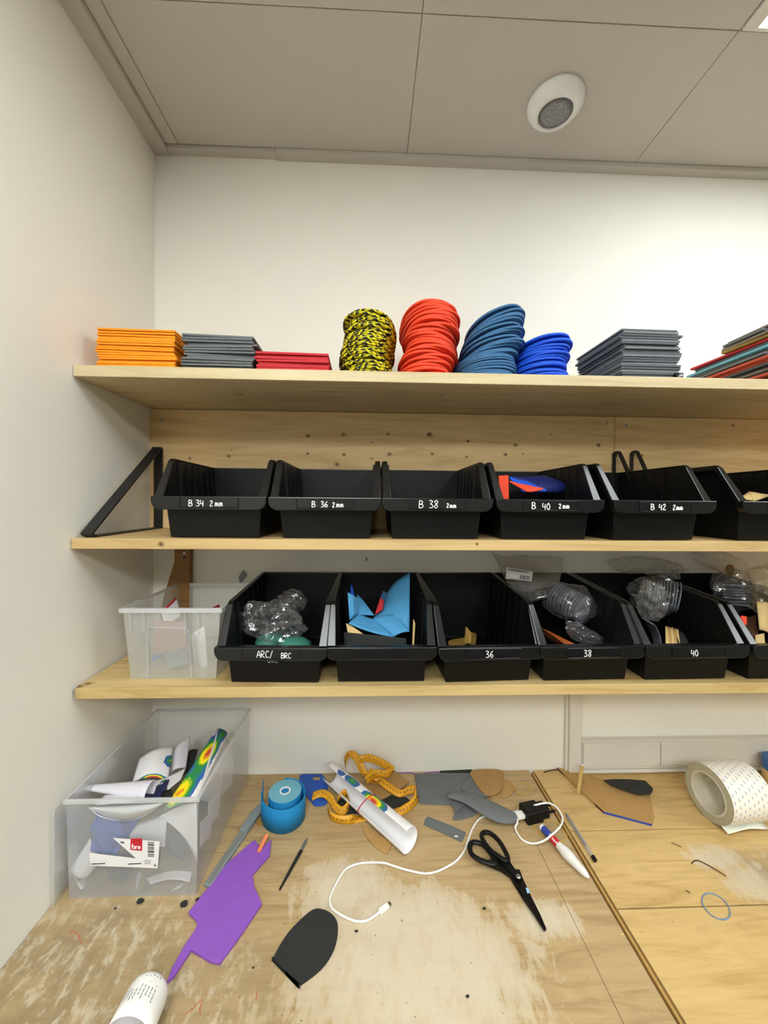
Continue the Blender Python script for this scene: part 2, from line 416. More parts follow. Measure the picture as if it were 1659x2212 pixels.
# ------------------------------------------------------------------ the room
RX, RY = 3.3, -3.3
Z0 = (0, 0, 0)
struct(MB().box(-.1, RX+.1, RY-.1, .1, -.1, 0).build('floor', 'floor', org=Z0))
struct(MB().box(-.1, 0, RY, .1, 0, CEIL+.05).build('wall_left', 'wall', org=Z0))
struct(MB().box(0, RX, 0, .1, 0, CEIL+.05).build('wall_back', 'wall', org=Z0))
struct(MB().box(RX, RX+.1, RY, .1, 0, CEIL+.05).build('wall_right', 'wall_dim', org=Z0))
struct(MB().box(-.1, RX+.1, RY-.1, RY, 0, CEIL+.05).build('wall_front', 'wall_dim', org=Z0))
m = MB().box(-.1, RX+.1, RY-.1, .1, CEIL+.003, CEIL+.08)
XS = [.068, .6225, 1.1995, 1.7765, 2.3535, 2.93, RX]; YS = [-.024, -.303, -.880, -1.457, -2.034, -2.611, RY]
for i in range(6):
    for j in range(6):
        if (i, j) in ((2, 1), (0, 2), (4, 2), (2, 4), (0, 4)): continue
        m.box(XS[i]+.0008, XS[i+1]-.0008, YS[j+1]+.0008, YS[j]-.0008, CEIL, CEIL+.006)
m.box(.0385, .066, RY, -.024, CEIL, CEIL+.006)
struct(m.build('ceiling', 'ceil', org=Z0, bevel=.0006, seg=1))
struct(MB().box(0, .036, RY, 0, CEIL-.010, CEIL+.004).build('trim_1', 'ceil', org=Z0, bevel=.0008))
struct(MB().box(.036, .30, -.022, 0, CEIL-.008, CEIL+.004).build('trim_2', 'ceil', org=Z0, bevel=.0008))
struct(MB().box(.301, RX, -.024, 0, CEIL-.011, CEIL+.004).build('trim_3', 'ceil', org=Z0, bevel=.0008))
# cable duct behind the bench
struct(MB().box(1.046, 1.052, -.012, 0, TBL, 1.235).box(1.052, 1.083, -.020, 0, TBL, 1.235).build('trim_4', 'trim', org=Z0, bevel=.0015))
struct(MB().box(1.084, 2.4, -.020, 0, .912, .984).box(1.084, 2.4, -.024, 0, .903, .911).box(1.0855, 1.2855, -.026, -.02, .922, .982).box(1.288, 2.4, -.026, -.02, .922, .982)
       .build('trim_5', 'trim', org=Z0, bevel=.002))
# wall plug hole
h = MB().lathe([(.0001, .002), (.0045, .002), (.006, .0005), (.006, 0)], frame((0, -.2, 1.719), (1, 0, 0)) @ Matrix.Diagonal((1, .6, 1, 1)), 14)
tag(h.build('wall_plug', plain('grey_plug', (112, 104, 92), .7)), 'grey plug in a drill hole in the left wall above the black bracket', 'wall plug')

def led(i, j, mat, label):  # builds the visible panel and the added fill panels
    x0, x1, y0, y1 = XS[i]+.003, XS[i+1]-.003, YS[j+1]+.003, YS[j]-.003
    t = thing('ceiling_light_panel', label, 'ceiling light', ((x0+x1)/2, (y0+y1)/2, CEIL-.004))
    m = MB(); b = .024
    m.box(x0, x1, y0, y0+b, CEIL-.004, CEIL+.002); m.box(x0, x1, y1-.006, y1, CEIL-.004, CEIL+.002)
    m.box(x0, x0+b, y0+b, y1-.006, CEIL-.004, CEIL+.002); m.box(x1-b, x1, y0+b, y1-.006, CEIL-.004, CEIL+.002)
    m.build('frame', 'trim', t, bevel=.001)
    MB().box(x0+b, x1-b, y0+b, y1-.006, CEIL-.001, CEIL+.0025).build('diffuser', mat, t)
led(2, 1, 'led_near', 'square LED light panel set in the ceiling at the right, nearest the shelf wall')
led(0, 4, 'fill_back', 'added unseen fill light panel far back in the ceiling beside the left wall')  # added out of view to fill light under the shelves at left
led(2, 4, 'fill_back', 'added unseen fill panel further back in the ceiling, in the same row as the near one')  # added out of view as fill light from behind the camera
led(0, 2, 'fill_far', 'added unseen fill light panel above the viewer beside the left wall')  # added out of view to brighten the left and back walls
led(4, 2, 'fill_far', 'added unseen fill light panel toward the right wall')  # added fill light, out of view
# ceiling speaker
c0 = Zp(1200, 221, CEIL)
t = thing('ceiling_speaker', 'round white speaker with a grey mesh grille in the ceiling panel', 'speaker', (c0.x, c0.y, CEIL))
Fd = frame((c0.x, c0.y, CEIL), (0, 0, -1))
MB().lathe([(.058, 0), (.0575, .006), (.054, .013), (.046, .022), (.036, .026), (.034, .022), (.034, .01)], Fd, 48).build('housing', 'white_plastic', t, smooth=True)
k = NT('speaker_grille_mesh'); vo = k.add('ShaderNodeTexVoronoi'); vo.inputs['Scale'].default_value = 520; k.ln(k.coords(), vo.inputs[0])
k.ln(k.ramp(vo.outputs[0], [(.25, lin((60, 60, 60))), (.5, lin((150, 150, 150)))]), k.b.inputs['Base Color'])
MB().lathe([(.0001, .0262), (.02, .0255), (.035, .0235)], Fd, 40).build('grille', k.m, t, smooth=True)

# ------------------------------------------------------------------ shelves and backboards
def wood_shelf(name, x0, x1, y0, y1, zt, th, label, knots_f, knots_t, mat, chip=None):
    o0 = (x0, y0, zt-th)
    P = [(x0, y0), (x1, y0), (x1, y1), (x0, y1)]
    if chip: P = [(x0+chip, y0), (x1, y0), (x1, y1), (x0+chip*1.5, y1), (x0, y0+.012)]
    m = MB().prism([(x, y, zt-th) for x, y in P], (0, 0, th))
    o = m.build(name, mat, bevel=.0012, org=o0); return tag(o, label, 'shelf')
def kn(pts, y, o):        # knots seen on a front face
    r = []
    for px, py, s_ in pts:
        p = Yp(px, py, y); r.append(((p.x-o[0], p.z-o[2]), s_))
    return r
YT, YM, YL = -.2702, -.2744, -.2698
KU = [((Zp(x, y, SH_TOP-.0205).x-.002, Zp(x, y, SH_TOP-.0205).y-YT), r) for x, y, r in ((520, 852, .007), (955, 843, .004), (952, 855, .006), (1420, 860, .004))]
mt = pine('pale_pine_shelf', (208, 190, 150), (186, 164, 122), KU, 1)
wood_shelf('wall_shelf', .002, 2.4, YT, -.0005, SH_TOP, .0205, 'uppermost pale pine wall shelf carrying the stacks of coloured foam', None, None, mt)
mm = pine('knotty_pine_shelf', (206, 176, 122), (180, 144, 90), kn([(347, 1176, .0075), (1030, 1175, .004), (152, 1172, .004)], YM, (.002, YM, SH_MID-.019)), 2)
wood_shelf('wall_shelf', .002, 2.4, YM, -.0005, SH_MID, .019, 'middle knotty pine wall shelf under the row of lettered black bins', None, None, mm)
ml = pine('yellow_pine_shelf', (204, 178, 122), (172, 136, 80), [((.012, .02), .012), ((.003, .008), .012)], 1)
wood_shelf('wall_shelf', .003, 2.4, YL, -.0005, SH_LOW, .0195, 'lowest yellowish pine wall shelf holding clear box and black bins', None, None, ml, chip=.003)
KN = [(665, 941, .0055), (742, 939, .0065), (838, 938, .0045), (928, 939, .0075), (803, 955, .003), (665, 980, .004), (743, 982, .0045), (841, 981, .006), (803, 990, .004),
      (934, 980, .005), (728, 1003, .006), (1011, 953, .004), (1008, 987, .004), (1092, 982, .0045), (1114, 961, .006), (1130, 980, .003), (500, 972, .003), (410, 990, .004), (494, 985, .005), (1293, 962, .006), (1190, 938, .003)]
KN = [(a, b, c*1.3) for a, b, c in KN]
kb1 = kn(KN, -.018, (.0, 0, SH_MID)); kb2 = kn([(1584, 919, .006), (1388, 984, .004)], -.018, (1.160, 0, SH_MID))
wb = (222, 190, 136)
def board(x0, x1, kk, nm, label, screws):
    t = thing('wooden_backboard', label, 'backboard', (x0, 0, SH_MID))
    MB().box(x0, x1, -.018, -.0003, SH_MID+.0005, SH_TOP-.0215).build('board', pine(nm, wb, (198, 160, 104), kk, 2), t, bevel=.0008)
    for px, py in screws:
        p = Yp(px, py, -.018); sc = MB().lathe([(.0001, .0012), (.0025, .0014), (.0038, .0004), (.004, 0)], frame(p, (0, -1, 0)), 14)
        sc.box(p.x-.002, p.x+.002, p.y-.0016, p.y-.0012, p.z-.0004, p.z+.0004); sc.build('screw', 'steel', t)
board(.0, 1.1588, kb1, 'knotty_backboard_pine', 'long knotty pine backboard fixed to the wall behind the upper bins', [(350, 906), (1309, 913)])
board(1.160, 2.4, kb2, 'plain_backboard_pine', 'right pine backboard with few knots, butted against the knotty one', [(1352, 919)])

# black steel angle brackets standing on the middle shelf
def bracket(x, ytip, ztop, label, wdt=.021, yw=-.020, turn=0):
    z0 = SH_MID+.0008
    t = thing('shelf_bracket', label, 'bracket', (x, yw, z0), 'black triangular shelf brackets')
    y0, y1 = ytip, yw; w_ = wdt/2; th = .0022
    MB().box(x-w_, x+w_, y1-th, y1, z0, ztop-.004).build('upright', 'black_metal', t, bevel=.0006)
    MB().box(x-w_, x+w_, y0+.006, y1-th, z0, z0+th).build('foot_bar', 'black_metal', t, bevel=.0006)
    A = Vector((x, y0, z0+.002)); B = Vector((x, y1-.004, ztop)); path = [A+Vector((0, .010, 0)), A+Vector((0, .001, .004)), A+(B-A)*.06+Vector((0, -.003, .003))]
    path += [A+(B-A)*.5+Vector((0, -.002, .002)), B+Vector((0, -.014, -.010)), B+Vector((0, -.006, -.001)), B+Vector((0, .001, -.004)), B+Vector((0, .002, -.012))]
    m = MB(); pts = smooth_path(path, 5)
    n = len(pts); vs = []; fs = []
    for p in pts:
        vs += [p+Vector((-w_, 0, 0)), p+Vector((w_, 0, 0))]
    for i in range(n-1): fs.append((2*i, 2*i+1, 2*i+3, 2*i+2))
    m.put(vs, fs); m.build('diagonal_strap', 'black_metal', t, solid=.004); t.rotation_euler = (0, 0, turn)
bracket(.022, -.262, 1.717, 'black angle bracket on the left wall side, left of the bin marked B 34')
bx = Yp(1326, 979, -.02).x
bracket(bx, -.125, 1.722, 'black angle bracket peeping out behind the bin marked B 42, left of two', .012, turn=.42)
bracket(bx+.046, -.125, 1.724, 'black angle bracket peeping out behind the bin marked B 42, right of two', .012, turn=.42)
# brown wooden corbel under the middle shelf
p = Yp(383, 1190, -.004); p2 = Yp(416, 1190, -.004); zt = SH_MID-.0195
t = thing('wooden_corbel', 'brown wooden corbel screwed to the wall below the middle shelf, behind the clear box', 'corbel', ((p.x+p2.x)/2, 0, SH_LOW))
x0, x1 = p.x, p2.x
pts = [(x1, zt), (x1, SH_LOW+.002), (x0-.035, SH_LOW+.002), (x0-.033, SH_LOW+.06), (x0-.024, SH_LOW+.11), (x0-.006, SH_LOW+.17), (x0, SH_LOW+.19), (x0, zt)]
MB().prism([(a, -.020, b) for a, b in pts], (0, .0195, 0)).build('board', 'corbel', t, bevel=.0015)
for py in (1195, 1204):
    q = Yp(398, py, -.020); MB().lathe([(.0001, .0012), (.003, .001), (.004, 0)], frame(q, (0, -1, 0)), 12).build('screw', 'steel' if py < 1200 else 'dark_steel', t)
for px, y_, lb in ((344, -.05, 'shiny bolt head under the middle shelf, left of the brown corbel'), (376, -.05, 'dark bolt head under the middle shelf, right beside the brown corbel')):
    q = Zp(px, 1188, zt); q.y = max(-.25, y_)
    q = Yp(px, 1188, y_); q.z = zt
    tag(MB().lathe([(.006, 0), (.006, .002), (.004, .004), (.0001, .0045)], frame(q, (0, 0, -1)), 14).build('bolt_head', 'steel' if px < 350 else 'black_metal'), lb, 'bolt')
q = Yp(791, 1208, 0)
tag(MB().tube([q+Vector((-.002, -.001, .004)), q+Vector((.002, -.002, .003)), q+Vector((0, -.001, -.004))], .0012, 6).build('wall_hook', 'dark_steel'), 'tiny grey nail in the wall above the unlabelled bin', 'nail')

# ------------------------------------------------------------------ bench
t = thing('workbench', 'worn wood-laminate workbench along the wall, stained with glue and marked in red', 'workbench', (1.1, -.38, 0))
LB = laminate('left_bench_laminate', (182, 156, 113), (154, 126, 86), [(.62, -.42, .26, .17, .3), (.60, -.36, .20, .10, .3), (.5, -.30, .14, .09, .2), (.83, -.36, .10, .05, .2)], [(.1, -.42, .30, .17, .4), (.30, -.46, .16, .12, .3)])
m = MB()
m.box(.001, .9535, -.2195, -.0008, TBL-.03, TBL); m.box(.001, .8815, -.75, -.2203, TBL-.03, TBL); m.box(.8822, .9535, -.75, -.2203, TBL-.03, TBL)
link('worktop', [tuple(v) for v in m.v], m.f, LB, t, bevel=.0005, seg=1)
RB = laminate('right_bench_laminate', (206, 174, 116), (180, 146, 88), [(1.27, -.31, .12, .06, .2), (1.22, -.26, .08, .05, .2)], [(1.3, -.30, .14, .08, .2)])  # yellower than the left top; part of this is lighting put into the colour
for a, b in ((-.0008, -.1875), (-.1905, -.3455), (-.3485, -.53), (-.5318, -.75)):
    MB().box(.9662, 2.4, b, a, TBL-.03, TBL).build('plank', RB, t, bevel=.0006, seg=1)
MB().box(.9575, .9622, -.75, -.010, TBL-.03, TBL+.0004).build('joint_strip', plain('bevelled_joint_strip', (176, 138, 78), .5), t, bevel=.0006)
MB().box(.90, 2.38, -.74, -.012, TBL-.040, TBL-.0302).build('underlay', plain('dark_joint_gap', (58, 34, 18), .8), t)
for x in (.05, 2.3):
    for y in (-.70, -.06): MB().box(x-.03, x+.03, y-.03, y+.03, 0, TBL-.0302 if x < .5 else TBL-.0402).build('leg', 'corbel', t)
# red pen scribbles on the bench
def scribble(pts, label, mat='rubber_red', r=.0007, per=5):
    P = [T(x, y, .0002) for x, y in pts]
    MB().tube(smooth_path(P, per), r, 6, flat=.3, up=(0, 0, 1)).build('ink_mark', mat, t)
MR = plain('faded_red_ink', (186, 92, 70), .7)
scribble([(401, 2191), (418, 2177), (434, 2160), (437, 2164), (432, 2178), (433, 2192)], '', MR)
scribble([(556, 2140), (554, 2150), (553, 2160)], '', MR)
scribble([(150, 2012), (165, 2015), (173, 2030), (176, 2038)], '', plain('fainter_red_ink', (178, 116, 84), .7), .0012)
scribble([(352, 1930), (342, 1948), (338, 1945)], '', plain('faint_pink_ink', (184, 134, 112), .7), .0012)

# ------------------------------------------------------------------ black open-front bins
def make_bin(hb, hk, kd, loc, label, grp):
    L = Vector(loc); t = thing('storage_bin', label, 'bin', loc, grp)
    hw = lambda z: .081+.012*z/.15
    side = [(0, 0), (-.006, .055), (-.018, .074), (.032, hb-.003), (kd, hk-.003), (kd-.005, 0)]
    vs = []; n = len(side)
    for s_ in (-1, 1):
        vs += [L+Vector((s_*hw(z), y, z+.0015)) for y, z in side]
    fs = [tuple(range(n)), tuple(range(2*n-1, n-1, -1)), (0, n, n+1, 1), (1, n+1, n+2, 2), (4, n+4, n+5, 5), (5, n+5, n, 0)]
    link('body', vs, fs, 'black_plastic', t, solid=.0028, bevel=.002, seg=2)
    # inner ribs
    for s_ in (-1, 1):
        m = MB()
        for i, y in enumerate((.045, .078, .111, .144, .177, .208)):
            zt_ = hb+(hk-hb)*((y-.03)/.215)-.006; d = .0055 if i == 0 else .004; w_ = .010 if i == 0 else .005
            a = [L+Vector((s_*(hw(.01)-.001), y, .01)), L+Vector((s_*(hw(.01)-.001), y+w_, .01)), L+Vector((s_*(hw(.01)-d), y+w_, .01)), L+Vector((s_*(hw(.01)-d), y, .01))]
            b = [L+Vector((s_*(hw(zt_)-.001), y, zt_)), L+Vector((s_*(hw(zt_)-.001), y+w_, zt_)), L+Vector((s_*(hw(zt_)-d), y+w_, zt_)), L+Vector((s_*(hw(zt_)-d), y, zt_))]
            m.hexa(a, b)
            if i: m.box(*([L.x+s_*hw(.01)-.0012, L.x+s_*hw(.01)+.0002, L.y+.05, L.y+y, L.z+.010, L.z+.011]))
        m.build('side_ribs', 'black_plastic', t)
    # rim: runs up the slanted cheeks, along the sides and the back
    st = []
    def sec(s_, y, z, off, oy=0):
        hi = hw(z)-.0025
        return [L+Vector((s_*hi, y, z)), L+Vector((s_*.1012, y+oy, z)), L+Vector((s_*.1012, y+oy+off[0], z+off[1])), L+Vector((s_*(hi+.002), y+off[0], z+off[1]))]
    dn = (.005, -.009)
    secs = [sec(-1, -.024, .074, dn), sec(-1, .026, hb-.005, dn), sec(-1, .034, hb, (.003, -.011)), sec(-1, kd+.001, hk, (0, -.011), .004),
            sec(1, kd+.001, hk, (0, -.011), .004), sec(1, .034, hb, (.003, -.011)), sec(1, .026, hb-.005, dn), sec(1, -.024, .074, dn)]
    m = MB()
    for q in secs: m.v += q
    for i in range(len(secs)-1):
        for j in range(4): m.f.append((i*4+j, i*4+(j+1) % 4, (i+1)*4+(j+1) % 4, (i+1)*4+j))
    m.f += [(3, 2, 1, 0), (28, 29, 30, 31)]; m.uv = [(0, 0)]*len(m.v)
    # front band, lower corners rounded
    R = .017; X = .1025; zb, zt_ = .0525, .077; out = [(-X, zt_)]
    for i in range(6): q = math.pi/2*i/5; out.append((-X+R-R*math.cos(q), zb+R-R*math.sin(q)))
    for i in range(6): q = math.pi/2*i/5; out.append((X-R+R*math.sin(q), zb+R-R*math.cos(q)))
    out.append((X, zt_))
    m.prism([L+Vector((x, -.032, z)) for x, z in out], (0, .016, 0))
    m.build('rim', 'black_rim', t, bevel=.0016, seg=2)
    # label slot
    m = MB(); lx, ly = .050, -.0327
    m.box(L.x-lx, L.x+lx, L.y+ly-.0004, L.y+ly+.001, L.z+.0575, L.z+.0745)
    m.box(L.x-lx-.002, L.x+lx+.002, L.y+ly-.0016, L.y+ly+.001, L.z+.0558, L.z+.0572)
    m.box(L.x-lx-.003, L.x-lx, L.y+ly-.0016, L.y+ly+.001, L.z+.0558, L.z+.0745); m.box(L.x+lx, L.x+lx+.003, L.y+ly-.0016, L.y+ly+.001, L.z+.0558, L.z+.0745)
    m.build('label_slot', 'black_slot', t, bevel=.0004, seg=1)
    return t
def ink(t, words, name='handwriting', r=.00085):
    L = Vector(t['_o']); m = MB()
    for tx, x, z, h in words: write(m, tx, lambda a, b: L+Vector((a, -.0340, b)), x, z, h, r)
    m.build(name, 'ink', t)
def copy_bin(src, loc, rz, label):
    r = src.copy(); C.objects.link(r); r.location = loc; r.rotation_euler = (0, 0, rz); r['label'] = label; r['_o'] = tuple(loc)
    for ch in src.children:
        if ch.name.startswith('handwriting'): continue
        c = ch.copy(); C.objects.link(c); c.parent = r; c['_o'] = tuple(loc)
    return r
UB = 'black bins in the upper row'; LBG = 'black bins in the lower row'
ub0 = make_bin(.150, .148, .229, (.249, -.252, SH_MID+.0006), 'black open-front bin marked B 34 2mm in white', UB)
UP = [ub0]
for x, y, rz, lb in ((.4565, -.252, 0, 'black open-front bin marked B 36 2mm in white'), (.6625, -.252, .0, 'black open-front bin marked B 38 2mm in white'),
                     (.8725, -.252, .01, 'black open-front bin marked B 40 2mm, holding red and blue insoles'), (1.0885, -.254, .05, 'empty black open-front bin marked B 42 2mm in white'),
                     (1.343, -.252, .0, 'black open-front bin cut by the right edge of the photo, upper row')):
    UP.append(copy_bin(ub0, (x, y, SH_MID+.0006), rz, lb))
Zt, Zs = .0592, .0615
ink(UP[0], [('B', -.034, Zt, .0115), ('34', -.021, Zt, .0115), ('2', .003, Zt, .0105), ('mm', .012, Zt, .0125)])
ink(UP[1], [('B', -.023, Zt, .011), ('36', -.007, Zt, .011), ('2', .0135, Zt, .009), ('mm', .021, Zt, .0115)])
ink(UP[2], [('B', -.035, Zt, .014), ('38', -.0165, Zt, .0145), ('2', .0155, Zt+.001, .008), ('mm', .0215, Zt+.0005, .0105)])
ink(UP[3], [('B', -.037, Zt, .0125), ('40', -.017, Zt-.001, .0125), ('2', .0135, Zt+.001, .009), ('mm', .021, Zt+.001, .0115)])
ink(UP[4], [('B', -.032, Zt, .0115), ('42', -.016, Zt, .0115), ('Z', .0115, Zt, .0095), ('mm', .0185, Zt, .0115)])
lb0 = make_bin(.145, .163, .243, (.3615, -.252, SH_LOW+.0006), 'black bin marked ARC/BRC, holding a crumpled clear bag', LBG)
LO = [lb0]
lb0.rotation_euler = (0, 0, -.03)
for x, y, rz, lb in ((.562, -.252, .0, 'black bin without any mark, filled with blue foam sheets'), (.766, -.254, .045, 'black bin marked 36 with two tan pieces inside'),
                     (.957, -.252, .03, 'black bin marked 38 with bagged grey insoles and orange sheets'), (1.158, -.252, .02, 'black bin marked 40 stuffed with bags of grey insoles'),
                     (1.366, -.252, .02, 'black bin cut by the right edge of the photo, lower row')):
    LO.append(copy_bin(lb0, (x, y, SH_LOW+.0006), rz, lb))
ink(LO[0], [('ARC/', -.024, Zt+.001, .0125), ('BRC', .020, Zt, .0100)], r=.0007)
L0 = Vector(lb0['_o']); m = MB(); write(m, 'ORL', lambda a, b: L0+Vector((a, -.0085+.1*(.05-b), b)), -.012, .0405, .0095, .00075, gap=.35); m.build('handwriting', 'ink', lb0)
ink(LO[2], [('36', -.0150, Zt, .0125)], r=.0007); ink(LO[3], [('38', -.021, Zt, .0125)], r=.0007); ink(LO[4], [('40', -.017, Zt, .012)], r=.0007)

# ------------------------------------------------------------------ stacks of foam on the top shelf
ORD = 'topmost second third fourth fifth sixth seventh eighth ninth tenth eleventh twelfth thirteenth fourteenth fifteenth sixteenth seventeenth eighteenth nineteenth twentieth'.split()
ORD += ['twenty-'+o for o in 'first second third fourth fifth sixth seventh eighth ninth'.split()]+['thirtieth']+['thirty-'+o for o in 'first second third fourth fifth sixth'.split()]
def nth(i, n): return 'topmost' if i == n-1 else ('bottom' if i == 0 else ORD[n-1-i]+' from the top')
def lerp_keys(keys, t):
    for a, b in zip(keys, keys[1:]):
        if t <= b[0]:
            f = (t-a[0])/(b[0]-a[0]+1e-9); return [p+(q-p)*f for p, q in zip(a[1:], b[1:])]
    return list(keys[-1][1:])
def pile(name, what, where, cat, group, protos, n, cx, cy, z0, height, keys, jit, gaps=None):
    """n copies laid on one another from z0 up; keys (t, dx, dy, tilt_x, tilt_y, turn) shape the stack"""
    for i in range(n):
        t = i/(n-1); dx, dy, rx, ry, rz = lerp_keys(keys, t); src = protos[i % len(protos)]
        if i < len(protos): o = src
        else: o = src.copy(); C.objects.link(o)
        o.name = name
        o.location = (cx+dx+random.uniform(-1, 1)*jit[0], cy+dy+random.uniform(-1, 1)*jit[1], z0+height*i/n)
        o.rotation_euler = (rx+random.uniform(-1, 1)*jit[3], ry+random.uniform(-1, 1)*jit[3], rz+random.uniform(-1, 1)*jit[2])
        tag(o, '%s, %s %s' % (what, nth(i, n), where), cat, group)
def rect_proto(w_, d, th, mat, sag=0.0):
    m = MB(); nx = 8; vs = []; 
    m.box(-w_/2, w_/2, -d/2, d/2, 0, th); o = m.build('foam_sheet', mat, bevel=.0004, seg=1, org=(0, 0, 0)); return o
def insole_proto(w_, l, th, mat, arch=0.0, name='foam_insole'):
    pts = []
    for i in range(44):
        q = 2*math.pi*i/44; c, s_ = math.cos(q), math.sin(q)
        x = w_/2*math.copysign(abs(c)**.86, c)*(1-.06*s_*0); y = l/2*math.copysign(abs(s_)**.92, s_); pts.append((x, y))
    vs = [(x, y, arch*(x/(w_/2))**2) for x, y in pts]+[(x, y, th+arch*(x/(w_/2))**2) for x, y in pts]; n = len(pts)
    fs = [tuple(range(n-1, -1, -1)), tuple(range(n, 2*n))]+[(i, (i+1) % n, n+(i+1) % n, n+i) for i in range(n)]
    return link(name, vs, fs, mat, None, bevel=.0012, seg=2, org=(0, 0, 0))
zt = SH_TOP+.0004
# rectangular foam sheets at the left
P = [rect_proto(.141+i*.001, .115, .0036, 'foam_orange') for i in range(3)]
pile('foam_sheet', 'orange foam sheet', 'in the orange stack', 'foam sheet', 'orange foam sheets', P, 17, .102, -.192, zt, .0750, [(0, .001, 0, 0, 0, .0), (.35, .002, 0, 0, 0, .01), (.4, -.004, 0, 0, .01, .02), (.8, -.001, 0, 0, .012, -.02), (1, .002, 0, 0, .012, 0)], (.0025, .003, .015, .004))
P = [rect_proto(.130+i*.001, .12, .0040, 'foam_grey') for i in range(3)]
pile('foam_sheet', 'grey foam sheet', 'in the grey stack left of the red one', 'foam sheet', 'grey foam sheets beside the orange stack', P, 14, .250, -.190, zt, .0670, [(0, -.002, 0, 0, 0, 0), (.4, .004, 0, 0, .01, .03), (.7, .010, 0, 0, .014, -.04), (1, -.003, .0, 0, .015, .02)], (.005, .004, .03, .004))
P = [rect_proto(.134+i*.001, .13, .0042, 'foam_red') for i in range(3)]
pile('foam_sheet', 'dark red foam sheet', 'in the red stack', 'foam sheet', 'red foam sheets', P, 8, .388, -.188, zt, .0365, [(0, 0, 0, 0, 0, 0), (1, .003, 0, 0, .012, .01)], (.004, .003, .02, .003))
# insoles
P = [insole_proto(.106, .20, .0046, 'camo')]
pile('foam_insole', 'yellow and black camouflage insole', 'in its stack', 'insole', 'camouflage insoles', P, 26, .527, -.152, zt, .118,
     [(0, -.001, -.005, 0, 0, .05), (.22, .002, -.004, -.02, 0, .0), (.3, -.001, 0, -.02, .02, -.06), (.6, .006, 0, -.02, .0, -.12), (.8, .006, .0, -.03, .03, .05), (1, .010, 0, -.04, .05, -.1)], (.004, .004, .10, .018))
P = [insole_proto(.110, .21, .0050, 'foam_redorange')]
pile('foam_insole', 'red-orange insole', 'in its stack', 'insole', 'red-orange insoles', P, 28, .650, -.150, zt, .146,
     [(0, -.002, -.008, 0, 0, .12), (.2, .002, -.004, -.02, .0, .0), (.28, .002, 0, -.06, 0, -.05), (.34, .020, -.006, -.05, .06, -.2), (.5, .018, 0, -.05, .08, -.25), (.62, .013, -.002, -.02, .05, -.1), (.75, .015, 0, -.05, .09, .05), (1, .006, .006, -.03, .06, .1)], (.004, .003, .09, .022))
P = [insole_proto(.128, .21, .0046, 'foam_steel')]
pile('foam_insole', 'steel blue insole', 'in its stack', 'insole', 'steel blue insoles', P, 25, .778, -.148, zt, .131,
     [(0, -.004, -.006, 0, 0, .05), (.12, .004, -.002, 0, -.02, -.1), (.3, -.002, 0, 0, -.08, .0), (.42, .002, 0, 0, -.14, .05), (.5, .016, 0, 0, -.17, -.1), (.75, .018, .0, -.02, -.26, -.12), (1, .024, .004, -.03, -.34, -.12)], (.004, .003, .08, .02))
P = [insole_proto(.112, .20, .0046, 'foam_blue')]
pile('foam_insole', 'bright blue insole', 'in its stack', 'insole', 'bright blue insoles', P, 15, .893, -.152, zt, .084,
     [(0, .0, -.006, 0, 0, .05), (.15, .004, 0, 0, 0, -.1), (.4, -.004, 0, -.02, -.03, .02), (.7, .002, 0, -.02, -.06, -.04), (1, .004, 0, -.02, -.10, 0)], (.004, .003, .09, .02))
# grey sheets right of the insoles
P = [rect_proto(.110+i*.002, .165, .0042, 'foam_slate' if i % 3 else 'foam_edge') for i in range(6)]
pile('foam_sheet', 'slate grey foam sheet', 'in the squared stack beside the blue insoles', 'foam sheet', 'slate grey foam sheets', P, 20, 1.082, -.168, zt, .098,
     [(0, .0, 0, 0, 0, 0), (.5, .0, 0, 0, .004, 0), (1, -.002, 0, 0, .006, .01)], (.0035, .003, .006, .002))
# mixed offcut sheets at the right end
cols = ['tan2', 'greybrown', 'tan2', 'foam_rust', 'foam_black', 'greybrown', 'foam_black', 'foam_slate', 'foam_rust', 'foam_rust', 'foam_slate', 'foam_edge', 'foam_grey', 'kine_back', 'foam_slate', 'foam_grey', 'foam_red', 'khaki', 'greybrown', 'greybrown', 'foam_grey', 'greybrown']
nm = {'tan': 'tan', 'foam_redorange': 'red-orange', 'foam_grey': 'grey', 'tan2': 'brown', 'foam_red': 'red', 'foam_slate': 'slate grey', 'foam_black': 'black', 'foam_edge': 'pale grey', 'kine_back': 'pale blue', 'foam_sky': 'sky blue', 'navy': 'navy', 'khaki': 'khaki', 'greybrown': 'grey-brown', 'foam_rust': 'rusty red', 'brown_sheet': 'dark brown'}
z = zt
for i, c_ in enumerate(cols):
    d = .20 if i < 17 else .10; o = rect_proto(.20, d+random.uniform(-.02, .01), .0047, c_); o.name = 'offcut_sheet'
    o.location = (1.424+random.uniform(-.010, .006)+(.012 if i < 3 else 0), -.158+random.uniform(-.008, .008)-(.045 if i >= 17 else 0), z); o.rotation_euler = (random.uniform(-.012, .012), .003, random.uniform(-.05, .04)); z += .0053
    tag(o, '%s offcut sheet, %s in the mixed pile at the right' % (nm[c_], nth(i, len(cols))), 'offcut sheet', 'mixed offcut sheets')
p = Yp(1467, 810, -.255)
t = thing('clamp_block', 'small black clip with a silver screw between grey stack and mixed pile', 'clip', (p.x, -.25, zt))
MB().box(p.x-.008, p.x+.008, -.256, -.240, zt, zt+.013).build('block', 'black_plastic', t, bevel=.001)
MB().lathe([(.0001, .003), (.003, .0025), (.0042, 0)], frame((p.x+.001, -.256, zt+.0065), (0, -1, 0)), 14).build('screw', 'steel', t)

